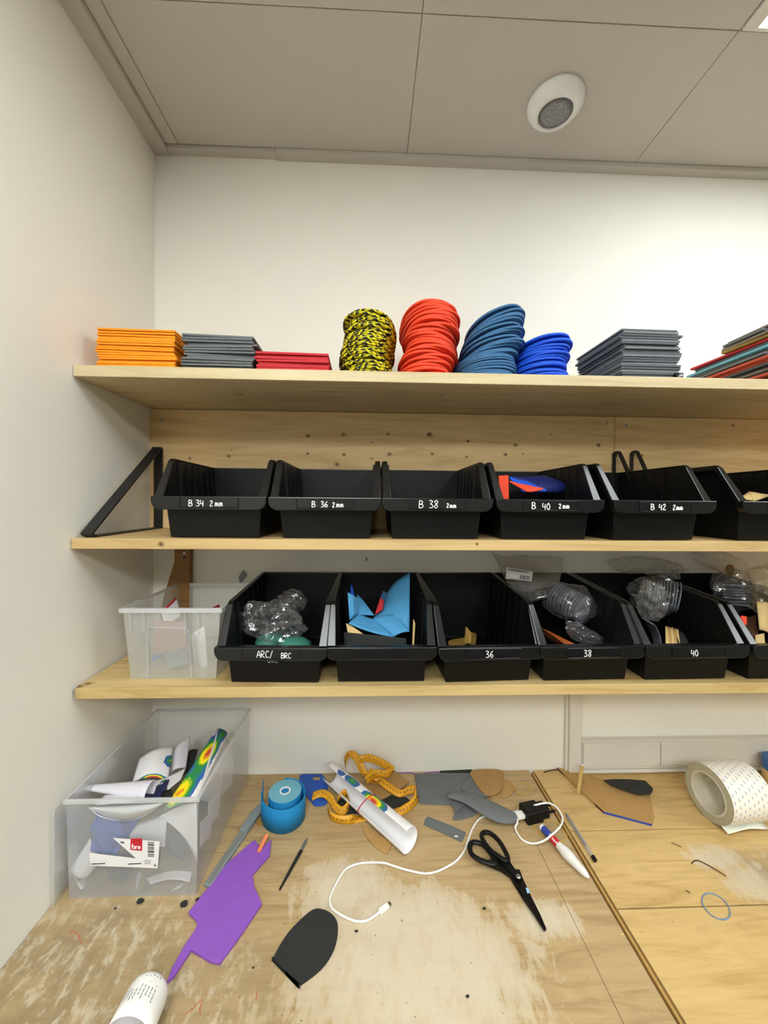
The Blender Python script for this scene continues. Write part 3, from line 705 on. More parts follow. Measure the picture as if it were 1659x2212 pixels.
# ------------------------------------------------------------------ film bags and discs
def bag(name, c, size, seed, mat, label, rot=(0, 0, 0), parent=None, sub=4, amp=.35, group=None, flat=True):
    bm = bmesh.new(); bmesh.ops.create_icosphere(bm, subdivisions=sub, radius=1)
    Rm = Matrix.Rotation(rot[2], 3, 'Z') @ Matrix.Rotation(rot[1], 3, 'Y') @ Matrix.Rotation(rot[0], 3, 'X')
    vs = []
    for v in bm.verts:
        p = v.co.copy(); q = p*2.2+Vector((seed*3.1, seed, 0)); d = noise.noise(q)*amp+(.25-abs(noise.noise(q*2.1)))*amp*.8+(.2-abs(noise.noise(q*5)))*amp*.35
        p = p*(1+d); p = Vector((p.x*size[0], p.y*size[1], p.z*size[2])); vs.append(Vector(c)+Rm @ p)
    fs = [tuple(v.index for v in f.verts) for f in bm.faces]; bm.free()
    o = link(name, vs, fs, mat, parent, smooth=not flat)
    return tag(o, label, 'bag', group) if label else o
def disc_row(name, a, b, n, r, th, mat, what, group, normal=None, squash=1.0):
    """thin discs standing in a row from a to b"""
    a, b = Vector(a), Vector(b); nv = Vector(normal) if normal else (b-a)
    for i in range(n):
        p = a+(b-a)*(i/(n-1)); f = frame(p, nv+Vector((random.uniform(-.08, .08), random.uniform(-.08, .08), 0))*nv.length) @ Matrix.Diagonal((squash, 1, 1, 1))
        o = MB().lathe([(r*.985, 0), (r, th*.3), (r, th*.7), (r*.985, th)], f, 30).build(name, mat)
        pos = 'nearest the front' if i == n-1 else ('rearmost' if i == 0 else ORD[n-1-i].replace('topmost', 'first')+' from the front')
        tag(o, '%s, %s' % (what, pos), 'insole disc', group)

# ------------------------------------------------------------------ inside the bins
def sh(name, pts, ys, mat, label, cat, group=None, thick=.003, bulge=0, bulge_v=0, **kw):
    return grid_sheet(name, [Yp(x, y, d) for (x, y), d in zip(pts, ys)], mat, thick=thick, bulge=bulge, bulge_v=bulge_v, label=label, cat=cat, group=group, **kw)
# upper row: bin B 40, and the cut-off bin
sh('foam_insole', [(1077, 1028), (1097, 1027), (1098, 1082), (1081, 1082)], (-.20, -.19, -.20, -.21), 'foam_redorange', 'red insole end standing in the bin marked B 40', 'insole', thick=.004)
def leaf(name, pts, ys, mat, label, cat='insole', thick=.003, n=18, bend=0):
    """leaf-shaped insole between two tips: pts = tip, upper bulge, tip, lower bulge"""
    A, U, B, D = [Yp(x, y, d) for (x, y), d in zip(pts, ys)]
    top = smooth_path([A, A.lerp(U, .75)+(U-A)*.06, U, U.lerp(B, .4)+(U-(A+B)/2)*.12, B], 5); bot = smooth_path([A, A.lerp(D, .75)+(D-A)*.06, D, D.lerp(B, .4)+(D-(A+B)/2)*.12, B], 5)
    vs = []; fs = []
    nrm = (B-A).cross(U-D).normalized()
    for i, (p, q) in enumerate(zip(top, bot)):
        for j in range(5):
            f = j/4; vs.append(p.lerp(q, f)+nrm*bend*math.sin(math.pi*f))
    for i in range(len(top)-1):
        for j in range(4): fs.append((i*5+j, i*5+j+1, (i+1)*5+j+1, (i+1)*5+j))
    return tag(link(name, vs, fs, mat, None, smooth=True, solid=thick), label, cat)
leaf('foam_insole', [(1104, 1040), (1175, 1028), (1237, 1062), (1165, 1062)], (-.14, -.11, -.15, -.19), 'navy', 'navy insole lying at the back of the bin marked B 40', bend=.012)
leaf('foam_insole', [(1100, 1034), (1140, 1040), (1178, 1062), (1130, 1062)], (-.17, -.16, -.20, -.205), 'foam_blue', 'bright blue insole in the bin marked B 40, against the red one', bend=.004)
leaf('foam_insole', [(1100, 1042), (1130, 1046), (1172, 1058), (1138, 1062)], (-.18, -.18, -.21, -.212), 'foam_redorange', 'red insole strip over the blue one in the bin marked B 40', bend=.003, thick=.0025)
leaf('foam_insole', [(1596, 1078), (1618, 1063), (1662, 1072), (1630, 1082)], (-.2, -.17, -.17, -.22), 'beige', 'beige insole lying in the right-edge bin of the upper row', bend=.003)

# lower row, ARC/BRC bin: film bag round two teal packs
q = Yp(586, 1378, -.19)
for px, py, lb, sx in ((583, 1382, 'teal insole pack in the bin marked ARC/BRC, left of two under film', .030), (637, 1390, 'teal insole pack in the bin marked ARC/BRC, right of two under film', .034)):
    p = Zp(px, py, SH_LOW+.05); m = MB()
    o = bag('insole_pack', (p.x, max(p.y, -.212), SH_LOW+.045), (sx, .03, .017), px*.01, 'teal', None, sub=3, amp=.15, flat=False); tag(o, lb, 'insole pack')
bag('film_bag', tuple(Yp(588, 1345, -.165)), (.062, .045, .040), 3.3, 'bag', 'crumpled clear film bag heaped in the bin marked ARC/BRC', rot=(.25, .25, .2))
bag('film_bag', tuple(Yp(632, 1300, -.11)), (.030, .03, .026), 5.1, 'bag', 'small dark clear film bag behind the heap in the bin marked ARC/BRC', rot=(.1, .5, 0), sub=3)
# unmarked bin: sheets of blue foam
Q = lambda pts: zz(3.19, 680, 1190, pts)
BG = 'blue foam sheets in the unmarked bin'
sh('foam_sheet', Q([(470, 370), (655, 152), (652, 558), (400, 470)]), (-.09, -.10, -.195, -.15), 'foam_sky', 'large curled sky blue sheet at the right of the unmarked bin', 'foam sheet', BG, .002, bulge=-.012)
sh('foam_sheet', Q([(400, 465), (560, 440), (650, 556), (545, 592)]), (-.16, -.16, -.205, -.207), 'foam_sky', 'sky blue sheet low at the right of the unmarked bin', 'foam sheet', BG, .002, bulge=-.004)
sh('foam_sheet', Q([(310, 420), (410, 470), (545, 595), (232, 500)]), (-.16, -.16, -.21, -.212), 'foam_sky', 'sky blue sheet lying flat at the front of the unmarked bin', 'foam sheet', BG, .002, bulge=.004)
sh('foam_sheet', Q([(292, 300), (330, 340), (410, 445), (300, 440)]), (-.14, -.14, -.16, -.17), 'foam_sky', 'narrow pointed sky blue sheet standing in the middle left of the unmarked bin', 'foam sheet', BG, .002)
for i in range(4):
    a = 226+i*13; b = 285+i*8
    sh('foam_sheet', Q([(a, b), (a+38, b+20), (a+46, 440-i*6), (a+14, 480-i*4)]), (-.19+i*.012,)*2+(-.2+i*.012,)*2, 'foam_sky', 'upright sky blue sheet against the left side of the unmarked bin, %s from the left' % ['first', 'second', 'third', 'fourth'][i], 'foam sheet', BG, .0018)
sh('foam_sheet', Q([(250, 232), (258, 240), (276, 320), (244, 320)]), (-.13,)*4, 'foam_blue', 'bright blue pointed sheet standing behind the sky blue ones at left', 'foam sheet', BG, .002)
sh('foam_sheet', Q([(470, 275), (582, 330), (500, 350), (445, 335)]), (-.09, -.09, -.12, -.12), 'foam_steel', 'darker blue sheet at the back of the unmarked bin', 'foam sheet', BG, .002)
sh('foam_piece', Q([(452, 322), (476, 345), (468, 405), (415, 440)]), (-.135, -.135, -.15, -.15), 'foam_red', 'red foam scrap among the blue sheets of the unmarked bin', 'foam scrap', None, .003)
sh('foam_piece', Q([(214, 500), (240, 508), (335, 574), (228, 570)]), (-.205, -.205, -.215, -.215), 'beige', 'yellowish scrap at the front left of the unmarked bin', 'foam scrap', None, .002)
sh('card_strip', Q([(200, 560), (632, 603), (632, 662), (205, 660)]), (-.222, -.222, -.226, -.226), 'foam_black', 'black card strip standing at the front of the unmarked bin', 'card', None, .002)
sh('card_strip', Q([(680, 470), (690, 500), (684, 655), (672, 658)]), (-.20, -.21, -.226, -.226), 'beige', 'thin cream strip at the front right of the unmarked bin', 'card', None, .0015)
# bin 36
def low_piece(name, pts, z, t_, mat, label, cat):
    m = MB().prism([Zp(x, y, z) for x, y in pts], (0, 0, t_)); return tag(m.build(name, mat, bevel=.0006), label, cat)
low_piece('tan_insole', rounded(Q([(922, 628), (965, 612), (1025, 602), (1062, 575), (1072, 610), (1040, 645), (985, 660), (930, 655)])), SH_LOW+.030, .002, 'khaki', 'tan insole piece lying in the bin marked 36', 'insole')
leaf('tan_insole', Q([(1030, 640), (1040, 525), (1080, 570), (1072, 640)]), (-.17, -.15, -.16, -.18), 'khaki', 'curled tan point rising in the bin marked 36', thick=.002)
low_piece('tan_insole', rounded(Q([(1066, 570), (1110, 575), (1112, 610), (1104, 650), (1075, 655), (1070, 620)])), SH_LOW+.026, .002, 'khaki', 'darker tan piece right of the curled one in the bin marked 36', 'insole')
# bin 38
R_ = lambda pts: zz(2.77, 1060, 1180, pts)
OG = 'sheets in the bin marked 38'
for i, (mat, dz) in enumerate((('orange_sheet', 0), ('brown_sheet', 10), ('orange_sheet', 20), ('brown_sheet', 32), ('brown_sheet', 44))):
    sh('board_sheet', R_([(300, 488+dz), (330, 500+dz), (535, 604+dz*.35), (470, 604+dz*.4)]), (-.09, -.09, -.222, -.222+i*.002), mat, '%s sheet slanting in the bin marked 38, %s from the top' % ('burnt orange' if mat[0] == 'o' else 'dark brown', ORD[i] if i else 'first'), 'sheet', OG, .0022)
a, b = Yp(1200, 1288, -.075), Yp(1262, 1318, -.13)
disc_row('insole_disc', a, b, 18, .033, .0016, 'silver', 'grey disc in the bagged row in the bin marked 38', 'bagged discs in the bin marked 38')
bag('film_bag', tuple(a.lerp(b, .5)+Vector((0, 0, .002))), (.050, .058, .043), 8.2, 'bag', 'clear film bag round the grey discs in the bin marked 38', rot=(.1, .35, .6), amp=.22)
bag('film_bag', tuple(Yp(1265, 1375, -.18)), (.052, .022, .018), 2.7, 'bag', 'clear film bag lying on the orange sheets in the bin marked 38', rot=(0, .55, .2), amp=.3)
c_ = Yp(1140, 1228, -.05)
t = thing('film_bag', 'clear film bag with a white barcode label hanging over the bins marked 36 and 38', 'bag', tuple(c_))
t['_o'] = tuple(c_)
grid_sheet('film', [Yp(1060, 1192, -.03), Yp(1218, 1205, -.03), Yp(1208, 1262, -.07), Yp(1108, 1280, -.10)], 'bag_milky', t, bulge=.012, rnd=.012, nu=22, nv=12)
grid_sheet('film', [Yp(1100, 1235, -.09), Yp(1195, 1250, -.06), Yp(1190, 1290, -.09), Yp(1130, 1300, -.12)], 'bag', t, bulge=.012, rnd=.012, nu=18, nv=10)
lbq = [Yp(x, y, -.094) for x, y in R_([(95, 125), (255, 150), (243, 210), (90, 195)])]
lb_ = grid_sheet('barcode_label', lbq, 'paper', t, bulge=.002, nu=6, nv=3)
m = MB()
for i, f in enumerate((.52, .55, .60, .64, .66, .71, .75, .80, .83, .87)):
    u = lambda a_, b_: lbq[0].lerp(lbq[1], a_).lerp(lbq[3].lerp(lbq[2], a_), b_)+Vector((0, -.003, 0))
    m.put([u(f, .5), u(f+.018, .5), u(f+.018, .86), u(f, .86)], [(0, 1, 2, 3)])
for r_ in (.10, .18):
    m.put([u(.05, r_), u(.8, r_), u(.8, r_+.035), u(.05, r_+.035)], [(0, 1, 2, 3)])
link('print', m.v, m.f, 'black_print', lb_, solid=.0002)
lb_['_o'] = tuple(c_)
# bin 40
a, b = Yp(1385, 1282, -.05), Yp(1462, 1290, -.11)
disc_row('insole_disc', a, b, 13, .036, .0024, 'silver', 'grey disc in the upper bag over the bin marked 40', 'bagged discs over the bin marked 40', normal=(.9, -.6, -.15))
bag('film_bag', tuple(a.lerp(b, .5)), (.064, .046, .046), 1.4, 'bag', 'clear film bag round the upright grey discs over the bin marked 40', rot=(0, .05, -.5), amp=.2)
bag('film_bag', tuple(Yp(1405, 1300, -.15)), (.026, .03, .055), 6.6, 'bag_milky', 'milky film bag drooping into the left of the bin marked 40', rot=(.5, -.5, .2), amp=.3)
for i in range(7):
    pts = R_([(905+i*10, 430+i*6), (930+i*10, 440+i*6), (985+i*7, 520+i*3), (1000+i*5, 600), (970+i*6, 600), (940+i*8, 510+i*3)])
    P_ = [Yp(x, y, -.165-.006*i) for x, y in pts]
    path = smooth_path([P_[0], P_[1].lerp(P_[0], .5), P_[2].lerp(P_[5], .5), P_[3].lerp(P_[4], .5)], 5)
    tag(MB().tube(path, .0035, 6, flat=.22, up=(1, 0, .4)).build('insole_edge', 'silver'), 'pale grey curved insole in the left of the bin marked 40, %s from the left' % (ORD[i] if i else 'first'), 'insole', 'curved insoles in the bin marked 40')
for i in range(5):
    x = 1045+i*16
    sh('board_sheet', R_([(x, 480+i*4), (x+12, 480+i*4), (x+26, 604), (x+2, 604)]), (-.17, -.17, -.222, -.222), 'beige' if i % 2 == 0 else 'tan', 'beige board on edge in the bin marked 40, %s from the left' % (ORD[i] if i else 'first'), 'board', 'beige boards in the bin marked 40', .0016)
for i in range(6):
    x = 1112+i*12
    sh('card_strip', R_([(x-30, 482+i*7), (x-22, 480+i*7), (x+24, 598), (x+8, 602)]), (-.16, -.16, -.222, -.222), 'foam_black', 'black card on edge in the bin marked 40, %s from the left' % (ORD[i] if i else 'first'), 'card', 'black cards in the bin marked 40', .001)
bag('film_bag', tuple(Yp(1395, 1222, -.03)), (.10, .02, .022), 9.5, 'bag', 'flat clear film bag along the wall behind the bin marked 40', rot=(0, .08, 0), amp=.3)
bag('film_bag', tuple(Yp(1440, 1238, -.04)), (.030, .02, .014), 4.4, 'bag_milky', 'small crinkled film bag on the back rim of the bin marked 40', rot=(0, .3, 0), sub=3, amp=.4)
# right-edge lower bin and the bags above it
a, b = Yp(1590, 1266, -.07), Yp(1592, 1306, -.085)
disc_row('insole_disc', b, a, 7, .026, .0035, 'silver', 'grey disc lying flat in the bag beside the right-edge bin', 'flat discs beside the right-edge bin', normal=(0, .1, 1))
bag('film_bag', tuple(Yp(1585, 1275, -.08)), (.046, .035, .050), 7.7, 'bag', 'clear film bag round the flat discs beside the right-edge bin', amp=.25)
tag(bag('brown_pad', tuple(Yp(1577, 1232, -.05)), (.010, .008, .015), 2.2, 'tan2', None, sub=3, amp=.1, flat=False), 'rounded brown pad in the film above the right-edge bin', 'pad')
bag('film_bag', tuple(Yp(1560, 1215, -.03)), (.085, .02, .026), 12.1, 'bag', 'clear film bag along the wall above the right-edge bin', rot=(0, .35, 0), amp=.3)
bag('film_bag', tuple(Yp(1665, 1270, -.12)), (.050, .05, .062), 14.2, 'bag_warm', 'warm-tinted film bag bulging from the right-edge bin', rot=(.2, .4, 0), amp=.25)
sh('board_sheet', [(1634, 1300), (1662, 1305), (1662, 1372), (1640, 1360)], (-.17, -.17, -.2, -.2), 'beige', 'beige board standing in the right-edge bin', 'board', None, .003, bulge=-.006)
sh('board_sheet', [(1632, 1372), (1650, 1368), (1652, 1392), (1632, 1393)], (-.21, -.2, -.22, -.225), 'beige', 'small beige board low in the right-edge bin', 'board', None, .002)
sh('foam_piece', [(1600, 1330), (1612, 1332), (1612, 1350), (1602, 1350)], (-.19, -.19, -.2, -.2), 'foam_redorange', 'red-orange scrap at the left of the right-edge bin', 'foam scrap', None, .003)
sh('board_sheet', [(1606, 1335), (1632, 1330), (1640, 1390), (1612, 1392)], (-.16, -.16, -.21, -.215), 'brown_sheet', 'dark brown sheet in the right-edge bin', 'sheet', None, .003)

# ------------------------------------------------------------------ clear boxes
def clear_box(t, x0, x1, y0, y1, z0, z1, tx, ty, front_mat='box_clear', rim=.006, rimh=.010, body='box_clear'):
    def ring(f): return [Vector((x0-tx*f, y0-ty*f, z0+(z1-z0)*f)), Vector((x1+tx*f, y0-ty*f, z0+(z1-z0)*f)), Vector((x1+tx*f, y1+ty*f*.2, z0+(z1-z0)*f)), Vector((x0-tx*f, y1+ty*f*.2, z0+(z1-z0)*f))]
    a, b = ring(0), ring(1)
    link('body', a+b, [(0, 3, 2, 1), (1, 2, 6, 5), (2, 3, 7, 6), (3, 0, 4, 7)], body, t, solid=.0016, bevel=.003)
    link('front_wall', [p+Vector((0, .0012, 0)) for p in (a[0], a[1], b[1], b[0])], [(0, 1, 2, 3)], front_mat, t, solid=.0016)
    out = [p+Vector((sx*rim, sy*rim, 0)) for p, sx, sy in zip(b, (-1, 1, 1, -1), (-1, -1, .2, .2))]
    inn = [p+Vector((sx*-.001, sy*-.001, 0)) for p, sx, sy in zip(b, (-1, 1, 1, -1), (-1, -1, 1, 1))]
    m = MB(); m.v = inn+out+[p-Vector((0, 0, rimh)) for p in out]; m.uv = [(0, 0)]*12
    for i in range(4):
        j = (i+1) % 4; m.f += [(i, j, 4+j, 4+i), (4+i, 4+j, 8+j, 8+i)]
    link('rim', m.v, m.f, 'box_rim', t, solid=.0016, bevel=.003)
    return a, b
# small box on the lowest shelf
zs = SH_LOW+.0006
t = thing('clear_box', 'small milky clear plastic box on the lowest shelf beside the wall', 'box', (.165, -.13, zs))
clear_box(t, .083, .2435, -.232, -.02, zs, 1.3865, .0105, .008, 'box_milky', rim=.0045, rimh=.008, body='box_milky')
m = MB()
def on_front(px, py, off=.002): return Yp(px, py, -.236-off)
Qs = lambda pts: zz(2.91, 150, 1180, pts)
arch = [on_front(x, y) for x, y in Qs([(490, 826), (490, 520), (500, 508), (735, 518), (750, 540), (768, 832)])]
m.tube(arch, .0018, 6)
for x, y in Qs([(380, 445), (465, 445), (727, 455), (810, 460)]):
    p = on_front(x, y-20, .005); q_ = on_front(x+1, y+32, .003); m.tube([p, q_], .0028, 6)
m.build('moulded_ribs', 'box_front', t)
sh('booklet', Qs([(580, 412), (672, 326), (700, 440), (600, 500)]), (-.15, -.10, -.12, -.16), 'paper', 'white booklet with a red edge leaning in the small clear box', 'booklet', None, .003)
sh('red_card', Qs([(575, 412), (668, 325), (674, 332), (584, 420)]), (-.152, -.102, -.104, -.154), 'foam_red', 'narrow red card along the booklet in the small clear box', 'card', None, .003)
sh('red_card', Qs([(850, 408), (938, 366), (944, 395), (870, 425)]), (-.12, -.06, -.06, -.12), 'foam_red', 'dark red card at the right of the small clear box', 'card', None, .003)
sh('pink_card', Qs([(530, 470), (735, 470), (740, 640), (535, 690)]), (-.16, -.15, -.17, -.18), plain('dusty_pink_card', (150, 108, 100), .7), 'dusty pink card behind the front wall of the small clear box', 'card', None, .002)
sh('blue_tray', Qs([(515, 690), (750, 555), (752, 600), (520, 725)]), (-.18, -.12, -.12, -.19), 'deepblue', 'blue tray slanting inside the small clear box', 'tray', None, .004)
sh('paper_scrap', Qs([(600, 680), (752, 600), (750, 740), (640, 770)]), (-.195, -.15, -.19, -.21), 'silver', 'grey paper sheet low inside the small clear box', 'paper', None, .001)
sh('paper_scrap', Qs([(770, 560), (850, 500), (870, 760), (800, 760)]), (-.19, -.16, -.18, -.205), 'paper', 'curled white paper at the right inside the small clear box', 'paper', None, .001, bulge=.008)
sh('foam_piece', Qs([(1062, 195), (1090, 150), (1110, 180), (1075, 230)]), (-.008,)*4, 'silver', 'grey scrap peeping out behind the small clear box', 'foam scrap', None, .003)

# big box on the bench
zb = TBL+.0006
t = thing('clear_box', 'large frosted clear plastic box full of paper and insoles in the bench corner', 'box', (.13, -.16, zb))
bx0, bx1, by0, by1 = .0225, .2385, -.304, -.012
clear_box(t, bx0, bx1, by0, by1, zb, 1.0735, .004, .002, 'box_front', rim=.003, rimh=.006)
Qb = lambda pts: zz(3.53, 90, 1500, pts)
FY = by0-.0035
def bf(x, y, off=0.0): return Yp(90+x/3.53, 1500+y/3.53, FY-off)
# bulged finger grip in the front wall
vs = []; fs = []; n = 16
for i in range(n+1):
    f = i/n; topx = 360+f*560; topy = 862-f*32; dip = math.sin(math.pi*f)
    for j in range(6):
        g = j/5; vs.append(bf(topx, topy+dip*118*g, .0005+.012*math.sin(math.pi*min(1, (1-g)))*dip*.8))
for i in range(n):
    for j in range(5): fs.append((i*6+j, i*6+j+1, (i+1)*6+j+1, (i+1)*6+j))
link('finger_grip', vs, fs, 'box_rim', t, smooth=True, solid=.001)
m = MB(); m.tube(smooth_path([bf(x, y, .001) for x, y in ((360, 862), (450, 930), (600, 960), (760, 935), (920, 832))], 6), .0009, 6)
m.build('grip_edge', 'box_rim', t); m = MB(); m.tube(smooth_path([bf(x, y, .009) for x, y in ((400, 862), (500, 885), (640, 895), (800, 878), (880, 850))], 6), .0008, 6); m.build('grip_crease', 'box_rim', t)
lab = link('sticker', [bf(*p, .0012) for p in ((545, 1095), (900, 1122), (885, 1325), (370, 1305), (365, 1210), (720, 1250))], [(0, 1, 2, 5), (5, 2, 3, 4)], 'paper', t, solid=.0004)
lab['label'] = 'torn white product sticker with a red square and a barcode'
lab['_o'] = t['_o']
m = MB().prism([bf(*p, .0016) for p in ((680, 1098), (768, 1100), (766, 1192), (676, 1184))], (0, -.0003, 0)); m.build('red_square', 'red_print', lab)
m = MB(); write(m, 'form', lambda a, b: bf(676+a, 1178-b, .0024), 8, 0, 36, .0007, gap=-.0); m.build('lettering', 'ink', lab)
m = MB()
for i in range(9):
    y = 1126+i*13; hh = (5, 8, 4, 7, 5, 9, 4, 6, 5)[i]
    m.prism([bf(*p, .0016) for p in ((810, y), (858, y+2), (857, y+2+hh), (809, y+hh))], (0, -.0002, 0))
m.build('barcode', 'black_print', lab); m = MB()
for y in (1264, 1276, 1288): m.prism([bf(*p, .0016) for p in ((782, y), (832, y+2), (832, y+4), (782, y+2))], (0, -.0002, 0))
m.build('small_print', 'black_print', lab); m = MB()
for a, b in ((380, 485), (660, 760)):
    m.prism([bf(*p, .0016) for p in ((a, 1290), (b, 1286), (b, 1292), (a, 1297))], (0, -.0002, 0)); m.build('print_line', 'black_print', lab); m = MB()
m.tube([bf(866+8*math.cos(q), 1302+8*math.sin(q), .0018) for q in [i*.6 for i in range(9)]], .0005, 5)
m.build('recycling_mark', 'black_print', lab); m = MB()
m.prism([bf(*p, .0016) for p in ((595, 1122), (630, 1126), (628, 1136), (610, 1134))], (0, -.0002, 0))
m.build('print', 'black_print', lab)
tl = thing('box_panel', 'clear plastic panel standing between the large box and the left wall', 'lid', (.009, -.19, zb))
MB().box(.0065, .0085, -.318, -.05, zb, zb+.163).build('panel', 'box_clear', tl, bevel=.0006)  # thin clear upright sheet beside the box
MB().box(.0055, .0095, -.3195, -.318, zb, zb+.164).build('edge', 'box_clear', tl, bevel=.0005)
# contents
PM1 = pressure('foot_pressure_print', [(.14, .16, .56, .34, .86), (.30, .64, .46, .30, 1.05), (.42, .93, .36, .16, .5), (.30, .42, .52, .28, .42)])
PM2 = pressure('faint_foot_pressure_print', [(1.0, .55, .22, .2, .6), (.6, -.02, .4, .14, 1.6)])
PM3 = pressure('foot_heel_print', [(.35, .0, .5, .5, 1.3)])
sh('pressure_printout', Qb([(1340, 255), (1420, 320), (1180, 800), (930, 880)]), (-.10, -.085, -.272, -.285), PM1, 'printed foot-pressure map in yellow and green standing out of the large box', 'printout', 'papers in the large clear box', .0008, bulge=-.008)
grid_sheet('paper_sheet', [Yp(90+1345/3.53, 1500+258/3.53, -.10), Xp(90+1480/3.53, 1500+430/3.53, .230), Xp(90+1330/3.53, 1500+830/3.53, .230), Yp(90+1185/3.53, 1500+800/3.53, -.27)], 'paper', label= 'white back of a paper folded behind the pressure map in the large box', cat='paper', group='papers in the large clear box', thick=.0008, bulge=0)
sh('paper_sheet', Qb([(745, 490), (1005, 398), (965, 650), (690, 670)]), (-.13, -.10, -.16, -.17), PM2, 'white printout with curled top edge standing at the left middle of the large box', 'paper', 'papers in the large clear box', .0008, bulge=-.014)
sh('paper_sheet', Qb([(690, 668), (965, 630), (910, 690), (830, 745)]), (-.17, -.16, -.19, -.21), PM2, 'white printout with an orange print at its lower edge in the large box', 'paper', 'papers in the large clear box', .0008, bulge=.004)
sh('paper_sheet', Qb([(985, 470), (1135, 318), (1100, 560), (980, 610)]), (-.10, -.07, -.12, -.13), 'paper_lilac', 'plain curled paper between the two printouts in the large box', 'paper', 'papers in the large clear box', .0008, bulge=-.012)
sh('paper_sheet', Qb([(940, 640), (1100, 560), (1060, 650), (960, 730)]), (-.16, -.14, -.18, -.2), 'paper', 'white paper lying deep between printouts in the large box', 'paper', 'papers in the large clear box', .0008)
# rolled lilac sheet reaching over the left rim
A_, B_ = Yp(90+330/3.53, 1500+712/3.53, -.235), Yp(90+830/3.53, 1500+738/3.53, -.255)
vs = []; fs = []
for i in range(13):
    f = i/12; p = A_.lerp(B_, f); r = .004+.015*f
    for j in range(13):
        q = math.radians(-60+j*21); vs.append(p+Vector((0, r*math.cos(q)*1.1, r*math.sin(q)*.8)))
for i in range(12):
    for j in range(12): fs.append((i*13+j, i*13+j+1, (i+1)*13+j+1, (i+1)*13+j))
tag(link('rolled_paper', vs, fs, 'paper_lilac', None, smooth=True, solid=.0006), 'lilac-white paper cone rolled over the left rim of the large box', 'paper', 'papers in the large clear box')
sh('paper_sheet', Qb([(480, 770), (735, 745), (690, 818), (410, 845)]), (-.26, -.25, -.285, -.288), 'paper_lilac', 'lilac-white paper lying flat below the rolled cone in the large box', 'paper', 'papers in the large clear box', .0008)
sh('foam_insole', Qb([(900, 690), (985, 640), (880, 830), (690, 818)]), (-.18, -.16, -.26, -.27), 'navy', 'dark navy insole slanting in the middle of the large box', 'insole', None, .003)
leaf('foam_insole', Qb([(1080, 620), (1120, 440), (1192, 420), (1150, 560)]), (-.12, -.08, -.07, -.11), 'foam_black', 'black insole standing behind the pressure map in the large box', thick=.003)
sh('foam_piece', Qb([(900, 740), (990, 735), (1000, 800), (830, 815)]), (-.2, -.19, -.25, -.25), 'foam_black', 'dark grey foam scrap below the pressure map in the large box', 'foam scrap', None, .003)
leaf('foam_insole', Qb([(480, 1225), (365, 1030), (500, 860), (640, 1060)]), (-.285, -.27, -.25, -.28), 'deepblue', 'royal blue insole standing behind the front wall of the large box', thick=.004)
sh('foam_insole', Qb([(420, 870), (760, 930), (560, 1225), (370, 1195)]), (-.245, -.24, -.285, -.285), 'deepblue', 'broad royal blue insole leaning behind the sticker of the large box', 'insole', None, .004, bulge=.004)
for lb, pts, ys, mt_, bl in (('white rolled paper low at the left front of the large box', [(370, 1095), (470, 1250), (340, 1400), (220, 1330)], (-.27, -.27, -.29, -.288), 'paper', -.010),
        ('wide white paper lying at the bottom left of the large box', [(240, 1390), (690, 1370), (640, 1480), (330, 1540)], (-.28, -.22, -.285, -.296), PM3, .006),
        ('white folded paper at the bottom right of the large box', [(730, 1350), (1140, 1360), (1060, 1470), (715, 1505)], (-.26, -.25, -.295, -.295), 'paper_lilac', .008),
        ('second white folded paper above the bottom right one in the large box', [(800, 1400), (1150, 1350), (1130, 1430), (830, 1450)], (-.275, -.27, -.292, -.292), 'paper', -.006),
        ('broad white sheet bent over behind the front wall of the large box', [(900, 930), (1180, 830), (1190, 1290), (1010, 1010)], (-.28, -.265, -.285, -.275), 'paper', .008),
        ('grey-white paper standing in the middle of the large box', [(640, 1010), (960, 900), (940, 1160), (700, 1150)], (-.25, -.22, -.26, -.27), 'paper', .006)):
    sh('paper_sheet', Qb(pts), ys, mt_, lb, 'paper', 'papers in the large clear box', .0008, bulge=bl)
leaf('foam_insole', Qb([(965, 1030), (1130, 1080), (1080, 1265), (960, 1180)]), (-.27, -.265, -.27, -.275), 'foam_slate', 'grey insole standing at the right behind the front wall of the large box', thick=.003)
leaf('foam_insole', Qb([(490, 1330), (690, 1320), (640, 1430), (520, 1410)]), (-.28, -.27, -.285, -.29), 'foam_slate', 'round grey insole end below the sticker in the large box', thick=.003)
for i, (x0_, y0_) in enumerate(((1430, 720), (1330, 960), (1270, 1110))):
    grid_sheet('paper_sheet', [Xp(90+x/3.53, 1500+y/3.53, .2285+.0025*i_) for (x, y), i_ in zip(((x0_-60, y0_-130), (x0_+40, y0_-230), (x0_+20, y0_-30), (x0_-60, y0_+60)), (0, 1, 1, 0))], 'paper', label='white paper pressed against the right wall of the large box, %s' % ('near the back', 'halfway along', 'near the front')[i], cat='paper', group='papers in the large clear box', thick=.0008)

# ------------------------------------------------------------------ things lying on the bench
Q5 = lambda pts: zz(3.858, 530, 1600, pts)
Q6 = lambda pts: zz(3.53, 850, 1620, pts)
Q7 = lambda pts: zz(3.463, 1180, 1500, pts)
Q8 = lambda pts: zz(2.765, 0, 1900, pts)
Q9 = lambda pts: zz(2.37, 500, 1800, pts)
QR = lambda pts: zz(2.968, 1100, 1800, pts)
e = .0004
